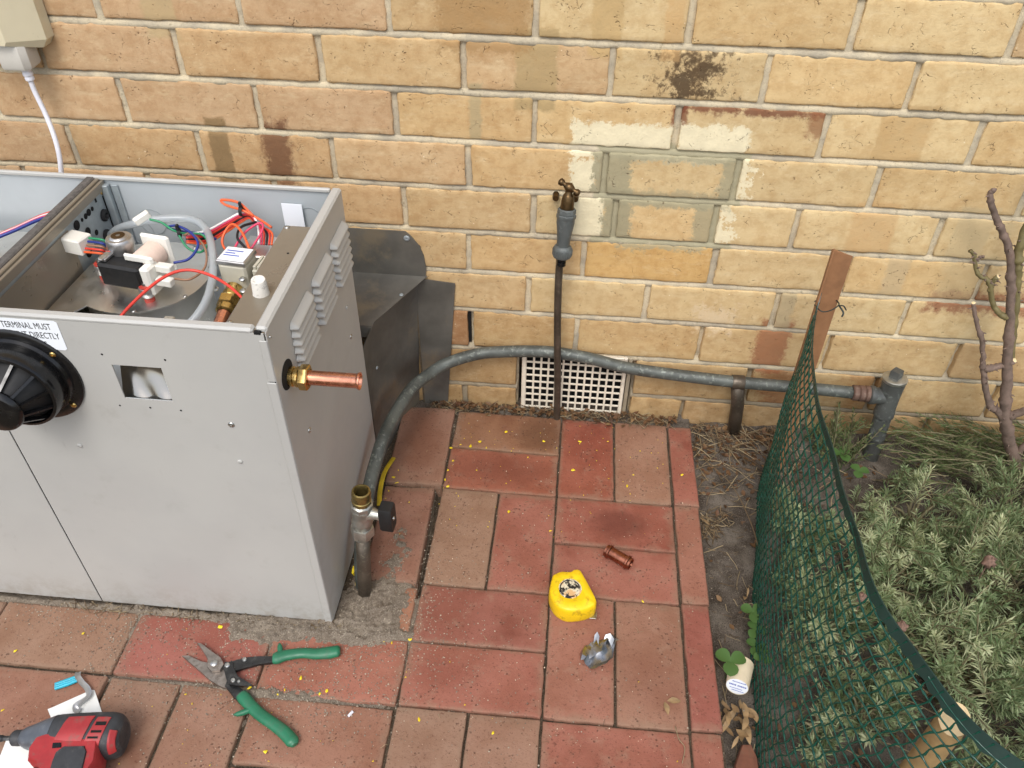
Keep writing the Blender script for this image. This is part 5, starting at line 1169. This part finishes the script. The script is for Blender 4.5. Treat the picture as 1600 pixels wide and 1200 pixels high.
def driver():
    G = thing('impact_driver', (-.545, -.80, 0), 'dusty red and black cordless impact driver lying on its side', 'impact driver')
    # axis from nose to rear, lies along +x with a slight turn; handle points to -y
    o = Vector((-.614, -.816, .034)); ang = R(7); M0 = T(o, ang)
    prof = [(-.002, .010, .010), (.004, .0135, .0135), (.014, .0165, .017), (.028, .0215, .0225), (.040, .0255, .0265), (.046, .0275, .0285), (.052, .0285, .0300), (.075, .0295, .0315), (.105, .0300, .0325), (.125, .0300, .0320), (.136, .0280, .0300), (.142, .0235, .0255), (.144, .017, .019)]
    def rad(l):
        for (a, ra, rb), (c, rc, rd) in zip(prof[:-1], prof[1:]):
            if a <= l <= c: f = (l - a) / (c - a); return ra + (rc - ra) * f, rb + (rd - rb) * f
        return prof[-1][1:]
    def surf(l, th, off=0.0):           # th: 0 = towards camera/handle side (-y), 90 = up
        ry, rz = rad(l); c, s = math.cos(R(th)), math.sin(R(th)); e = .78
        sy = -math.copysign(abs(c) ** e, c); sz = math.copysign(abs(s) ** e, s)
        return (l, (ry + off) * sy, (rz + off) * sz)
    def band(l0, l1, t0, t1, off, nl, nt, b): b.grid(lambda u, v: surf(l0 + (l1 - l0) * u, t0 + (t1 - t0) * v, off), nl, nt, M0); return b
    b = band(.046, .144, -180, 180, 0, 26, 40, MB()); b.add([surf(.144, t) for t in range(0, 360, 12)], [tuple(range(30))], M0); b.build('motor_housing', MT['tool_black'], G, 60)
    b = band(-.002, .047, -180, 180, .0004, 16, 36, MB()); b.build('nose_cone', MT['tool_grey'], G, 60)
    b = MB(M0); b.lathe([(0, -.016), (.0085, -.0155), (.0108, -.013), (.0112, -.003), (.010, .0)], (0, 0, 0), (1, 0, 0), 22); b.build('collar', MT['tool_black'], G, 40)
    b = MB(M0); b.lathe([(.0030, -.062), (.0036, -.060), (.0036, -.014)], (0, 0, 0), (1, 0, 0), 6); b.lathe([(.0036, -.052), (.0048, -.050), (.0048, -.030), (.0036, -.028)], (0, 0, 0), (1, 0, 0), 14); b.build('driver_bit', MT['blued'], G, 30)
    # raised red plates on the upper flank
    def plate(name, quad, off, mat):
        (la, ta), (lb, tb), (lc, tc), (ld, td) = quad; b = MB()
        def fn(u, v, of):
            l = (la * (1 - u) + lb * u) * (1 - v) + (ld * (1 - u) + lc * u) * v; t = (ta * (1 - u) + tb * u) * (1 - v) + (td * (1 - u) + tc * u) * v
            return surf(l, t, of)
        b.grid(lambda u, v: fn(u, v, off), 12, 8, M0)
        for ed in (lambda t: (t, 0), lambda t: (1, t), lambda t: (1 - t, 1), lambda t: (0, 1 - t)):
            b.grid(lambda u, v: fn(*ed(u), off * v - .0005 * (1 - v)), 10, 1, M0)
        return b.build(name, MT[mat], G, 50)
    plate('badge_plate', [(.055, 38), (.096, 38), (.107, 112), (.070, 112)], .0014, 'tool_red')
    vp = plate('vent_plate', [(.100, 38), (.122, 38), (.130, 108), (.112, 108)], .0014, 'tool_red')
    for i in range(4):
        t = 46 + i * 14.5; l0 = .1035 + i * .0030; b = MB(); b.grid(lambda u, v: surf(l0 + .0145 * u, t + 5.5 * v, .0018), 6, 2, M0); b.build('vent_slot', MT['void'], vp)
    plate('rear_badge', [(.1325, 5), (.1415, 5), (.1425, 82), (.134, 82)], .0012, 'tool_red')
    # handle (runs towards -y, out of the picture)
    zc = -.002
    def hp(pts, z0, z1, name, mat, bv=.003): q = MB(M0); q.prism(pts, z0, z1, bv); return q.build(name, MT[mat], G, 35)
    hp([(.032, -.012), (.045, -.007), (.112, -.012), (.120, -.016), (.127, -.048), (.118, -.075), (.112, -.14), (.070, -.145), (.068, -.085), (.058, -.060), (.046, -.048), (.033, -.044), (.028, -.028)], -.020, .0285, 'handle_shell', 'tool_red', .005)
    hp([(.078, -.028), (.106, -.028), (.112, -.036), (.115, -.060), (.110, -.075), (.105, -.138), (.078, -.142), (.074, -.085), (.070, -.05), (.070, -.036)], .0265, .0312, 'grip_pad', 'tool_black', .002)
    hp([(.0605, -.0225), (.072, -.0225), (.0745, -.029), (.0625, -.030)], .0278, .0300, 'direction_button', 'black_plastic', .0006)
    hp([(.036, -.046), (.052, -.050), (.064, -.066), (.068, -.088), (.058, -.090), (.048, -.070), (.040, -.058)], -.010, .010, 'trigger', 'black_plastic', .003)
    hp([(.055, -.142), (.125, -.136), (.130, -.175), (.058, -.180)], -.028, .028, 'battery', 'tool_black', .004)
driver()

def odds():
    b = MB(); b.prism([(-.622, -.757), (-.617, -.754), (-.571, -.7205), (-.566, -.7205), (-.535, -.757), (-.536, -.762), (-.576, -.804)], .0016, .0026, .0002); t = b.build('white_card', MT['card'], None); tag(t, 'white plastic card with a cut corner under the impact driver body', 'card')
    b = MB(); b.prism([(-.658, -.806), (-.655, -.802), (-.610, -.804), (-.585, -.835), (-.600, -.862), (-.648, -.862)], .0014, .0024, .0002); b.lathe([(0, .0027), (.0018, .0027), (.0022, .0024)], (-.632, -.841, 0), (0, 0, 1), 12); t = b.build('white_card', MT['card'], None); tag(t, 'white card with a punched hole under the driver bit', 'card')
    G = thing('wall_anchor', (-.60, -.72, 0), 'cyan plastic plug with a twisted grey metal strap beside a white card', 'wall anchor')
    b = MB()
    for k, (dx, dy) in enumerate(((.0, .0), (-.0016, .0032), (.0016, -.0032))): b.tube([(-.628 + dx, -.722 + dy, .0050), (-.612 + dx, -.7135 + dy, .0052), (-.600 + dx, -.7065 + dy, .0060)], [.0028, .0031, .0026], 8)
    b.build('plug', MT['cyan'], G, 60)
    P = cr([(-.603, -.697, .006), (-.599, -.705, .009), (-.588, -.714, .008), (-.575, -.722, .006), (-.567, -.732, .0065), (-.571, -.742, .008), (-.578, -.750, .008), (-.576, -.757, .006), (-.569, -.757, .0055)], 6); vs = []; n = len(P)
    for i, p in enumerate(P):
        d = (P[min(i + 1, n - 1)] - P[max(i - 1, 0)]).normalized(); s = d.cross(Vector((.3 * math.sin(i * .2), .2, 1)).normalized()).normalized(); w = .0042
        up_ = s.cross(d); vs += [p + s * w + up_ * .0012, p - up_ * .0004, p - s * w + up_ * .0012, p - s * w + up_ * .0020, p + up_ * .0006, p + s * w + up_ * .0020]
    fs = [(i * 6 + k, i * 6 + (k + 1) % 6, (i + 1) * 6 + (k + 1) % 6, (i + 1) * 6 + k) for i in range(n - 1) for k in range(6)]
    b = MB(); b.add(vs, fs); b.build('strap', MT['alu'], G, 60)
    # cup lying on the soil, printed base towards the camera
    G = thing('paper_cup', (.44, -.6, -.03), 'small cream cup with blue printing on its base tipped over on the soil', 'cup')
    o, ax = Vector((.430, -.616, .002)), Vector((.28, .93, -.16)).normalized(); r = .0175
    b = MB(); b.lathe([(r * .96, .0005), (r * .98, 0), (r, .001), (r * 1.12, .046), (r * 1.14, .047), (r * 1.10, .0475), (r * .97, .003)], o, ax, 32); b.build('wall', MT['cup'], G, 40)
    b = MB(); b.lathe([(0, .0012), (r * .97, .0012)], o, ax, 32); bs = b.build('base', MT['label'], G)
    u = Vector((1, 0, 0)); u = (u - ax * u.dot(ax)).normalized(); w = ax.cross(u) * -1
    if w.z < 0: w = -w
    b = MB()
    for row, (a0, a1, hh) in enumerate(((-.5, .62, .0018), (-.72, -.1, .0030), (.02, .70, .0030), (-.62, .5, .0014), (-.4, .55, .0014))):
        y = (.55, .12, .12, -.28, -.55)[row] * r; x = a0 * r
        while x < a1 * r:
            wd = random.uniform(.0010, .0022); q = [o + ax * .0008 + u * xx + w * yy for xx, yy in ((x, y - hh / 2), (x + wd, y - hh / 2), (x + wd, y + hh / 2), (x, y + hh / 2))]
            b.add(q, [(0, 1, 2, 3)]); x += wd + .0005
    b.build('blue_print', MT['blue_ink'], bs)
    b = MB(); b.prism([(.415, -.735), (.430, -.700), (.445, -.698), (.452, -.72), (.450, -.76), (.425, -.77)], -.040, -.012, .004); t = b.build('clay_shard', MT['terra'], None, 40); tag(t, 'broken red clay shard half buried by the fence', 'shard')
    b = MB(); b.tube([(-.1655, -.723, .0022), (-.1605, -.715, .0022)], .0022, 8); t = b.build('insulation_scrap', MT['cable'], None); tag(t, 'tiny white scrap of cable insulation on a paver', 'scrap')
    L = [(.421, -.281, -.012, .024, 0), (.476, -.413, -.015, .014, 1), (.467, -.438, -.018, .018, 1), (.480, -.446, -.016, .014, 1)]
    for i, (x, y) in enumerate([(.409, -.630), (.417, -.650), (.426, -.659), (.438, -.637), (.410, -.671), (.439, -.668), (.423, -.680), (.434, -.633), (.413, -.641), (.428, -.645), (.441, -.652), (.417, -.663), (.431, -.655), (.421, -.637), (.445, -.643), (.414, -.655), (.434, -.675), (.405, -.652), (.426, -.69), (.441, -.66)]): L.append((x, y, -.016 + .004 * (i % 4), random.uniform(.020, .032), 2))
    for i, (x, y, z, ln, g) in enumerate(L):
        b = MB(); a = random.uniform(0, 6.28) if g != 2 else random.uniform(-2.2, -.9); leaf_blade(b, (x, y, z), (math.cos(a), math.sin(a), random.uniform(.0, .4)), (random.uniform(-.4, .4), random.uniform(-.4, .4), 1), ln, ln * random.uniform(.13, .22), random.uniform(-.7, .9), 'lance')
        t = b.build('dry_leaf', MT['leaf_dry'], None, 180)
        lab, gr = [('single yellowed leaf on the soil beside the edge pavers', None), ('pale curled dry leaf on the bare soil between pavers and weed', 'curled leaves by the weed'), ('dry tan leaf in the heap below the fallen cup', 'heap of dry leaves below the cup')][g]
        tag(t, lab, 'leaf', gr)
    for i, (x, y, a, ln) in enumerate(((.315, -.652, -1.3, .020), (.319, -.650, .1, .022))):
        b = MB(); leaf_blade(b, (x, y, .0015), (math.cos(a), math.sin(a), .12), (.2, 0, 1), ln, ln * .24, .2, 'lance'); t = b.build('dry_leaf', MT['leaf_dry'], None, 180); tag(t, 'small reddish dry leaf on the paver near the foil scrap', 'leaf', 'leaves on the paving')
    rg = random.Random(11); b = MB()
    def chip(x, y, z, s):
        n = rg.randint(5, 7); pts = []
        a0 = rg.random() * 6; el = rg.uniform(.4, 1)
        for k in range(n):
            a = 6.283 * k / n; q = s * rg.uniform(.5, 1.1); pts.append((x + q * math.cos(a) * math.cos(a0) - q * el * math.sin(a) * math.sin(a0), y + q * math.cos(a) * math.sin(a0) + q * el * math.sin(a) * math.cos(a0), z + rg.uniform(.0002, .0016)))
        c = (x, y, z + .0022); b.add(pts + [c], [(k, (k + 1) % n, n) for k in range(n)])
    CH = [(-.038, -.117), (.012, -.083), (-.095, -.141), (.064, -.152), (.121, -.119), (.156, -.178), (.167, -.095), (.373, -.168), (.292, -.11), (.039, -.298), (-.153, -.294), (-.086, -.246), (-.138, -.593), (-.156, -.372), (-.173, -.482), (-.408, -.727), (-.424, -.713), (-.689, -.765), (-.282, -.699), (-.273, -.788), (-.264, -.801), (-.413, -.593), (-.632, -.627), (-.724, -.668), (-.058, -.718), (.056, -.727), (.287, -.473), (.264, -.21), (-.035, -.198), (-.103, -.214), (-.187, -.248), (-.125, -.594), (-.097, -.585), (.226, -.089), (.277, -.178), (.12, -.336), (.094, -.103), (-.077, -.13), (-.056, -.132), (-.023, -.134), (-.086, -.177), (-.092, -.204), (-.094, -.23), (.2, -.475), (-.255, -.669), (-.274, -.691), (-.218, -.692), (-.209, -.686), (-.33, -.693), (.329, -.743), (-.195, -.235), (-.198, -.27), (-.2, -.29), (-.19, -.215)]
    for x, y in CH: chip(x, y, .0012, rg.choice((.0022, .003, .0038, .005)))
    for i in range(60): chip(rg.uniform(-.1, .34), rg.uniform(-.36, -.04), .001, rg.uniform(.0008, .0018))
    for i in range(30): chip(rg.uniform(-.7, .3), rg.uniform(-.85, -.60), .001, rg.uniform(.0008, .0018))
    b.build('yellow_chips', MT['yellow_chip'], None, 20, kind='stuff')
    b = MB()
    for i in range(500): chip(rg.uniform(-.75, .40), rg.uniform(-.9, -.04), .0008, rg.uniform(.0005, .0014))
    b.build('grit', MT['grit'], None, 20, kind='stuff')
    b = MB()
    for cx_, cy_, rx_, ry_, nn_ in ((-.15, -.53, .06, .07, 1100), (-.145, -.40, .05, .11, 1100), (-.30, -.60, .16, .035, 1300), (-.28, -.70, .12, .025, 700), (-.62, -.588, .18, .024, 700), (-.3, -.7, .25, .1, 700), (.1, -.5, .2, .25, 500), (-.13, -.07, .035, .035, 160), (-.56, -.64, .02, .05, 150)):
        for i in range(nn_):
            x, y = rg.gauss(cx_, rx_), rg.gauss(cy_, ry_)
            if y > -.575 and x < -.225: continue
            z = max(sand_h(x, y), .0004); s_ = rg.uniform(.0006, .0016); b.add([(x - s_, y, z), (x, y - s_, z), (x + s_, y, z), (x, y + s_, z), (x, y, z + s_ * .9)], [(0, 1, 4), (1, 2, 4), (2, 3, 4), (3, 0, 4)])
    b.build('sand_grains', leaf_mat('sand_grain_mix', [S(120, 108, 94), S(150, 138, 120), S(96, 84, 72), S(184, 172, 152)], .0), None, 180, kind='stuff')
    b = MB()
    def straw(x, y, z, L, r=.0007):
        a = rg.random() * 6.28; t = rg.uniform(-.15, .25); k = rg.uniform(-.4, .4); P = []
        for i in range(5):
            q = i / 4 - .5; aa = a + k * q; P.append((x + math.cos(aa) * L * q, y + math.sin(aa) * L * q, z + t * L * q + .004 * math.sin(i + L * 90)))
        P = [(p[0], min(p[1], -.003), max(p[2], z - .004)) for p in P]; b.tube(P, r, 4, False)
    for i in range(280): straw(rg.uniform(-.16, .37), rg.gauss(-.016, .008), rg.uniform(.0, .009), rg.uniform(.010, .045), rg.uniform(.0004, .0009))
    for i in range(240):
        x, y = rg.uniform(.41, .60), -abs(rg.gauss(0, .085)) - .01; straw(x, y, soil_h(x, y) + .004, rg.uniform(.015, .07), rg.uniform(.0005, .0011))
    for i in range(90):
        x, y = rg.uniform(.41, .49), rg.uniform(-.80, -.15); straw(x, y, soil_h(x, y) + .003, rg.uniform(.012, .05), rg.uniform(.0004, .0009))
    for i in range(60):
        x, y = rg.gauss(.425, .012), rg.gauss(-.265, .018); straw(max(x, .409), y, soil_h(x, y) + .006, rg.uniform(.015, .04), rg.uniform(.0006, .0011))
    for i in range(260): straw(rg.uniform(.55, .9), rg.uniform(-.95, -.05), rg.uniform(-.03, .0), rg.uniform(.03, .09), rg.uniform(.0006, .0012))
    for i in range(70):
        x, y = rg.uniform(-.45, .32), rg.uniform(-.85, -.05); straw(x, y, .0022, rg.uniform(.004, .016), .0003)
    for i in range(120): straw(rg.uniform(-.72, -.2), rg.gauss(-.577, .004), .004, rg.uniform(.006, .03), rg.uniform(.0004, .0008))
    b.tube(cr([(.42, -.115, .0), (.47, -.19, .004), (.498, -.30, .002), (.500, -.39, -.004)], 6), .0011, 5); b.tube(cr([(.405, -.03, .012), (.46, -.075, .012), (.53, -.13, .006)], 6), .0012, 5); b.tube(cr([(.44, -.135, .0), (.50, -.14, .006), (.55, -.15, .0)], 6), .001, 5)
    b.tube(cr([(.329, -.690, .002), (.333, -.71, .004), (.341, -.722, .003), (.336, -.745, .002)], 5), .0007, 5)
    b.build('straw_litter', leaf_mat('dry_straw_mix', [S(150, 128, 96), S(104, 86, 64), S(80, 64, 48), S(172, 154, 120), S(120, 104, 80)], .05), None, 180, kind='stuff')
    # dark leaf litter at the wall foot and on the soil
    b = MB()
    for i in range(800):
        if i < 300: x, y, z = rg.uniform(-.15, .37), rg.gauss(-.016, .008), rg.uniform(.002, .008); y = min(y, -.006)
        elif i < 620: x, y = rg.uniform(.41, .62), -abs(rg.gauss(0, .09)) - .015; z = soil_h(x, y) + .003
        else: x, y = rg.uniform(.41, .9), rg.uniform(-.9, -.05); z = soil_h(x, y) + .003
        a = rg.random() * 6.28; ln = rg.uniform(.006, .016); leaf_blade(b, (x, y, z), (math.cos(a), math.sin(a), rg.uniform(-.1, .4)), (rg.uniform(-.5, .5), rg.uniform(-.5, .5), 1), ln, ln * .3, rg.uniform(-.4, .5), 'lance')
    b.build('leaf_litter', leaf_mat('brown_leaf_litter', [S(70, 50, 36), S(112, 84, 56), S(92, 62, 42), S(140, 112, 78)], .1), None, 180, kind='stuff')
odds()
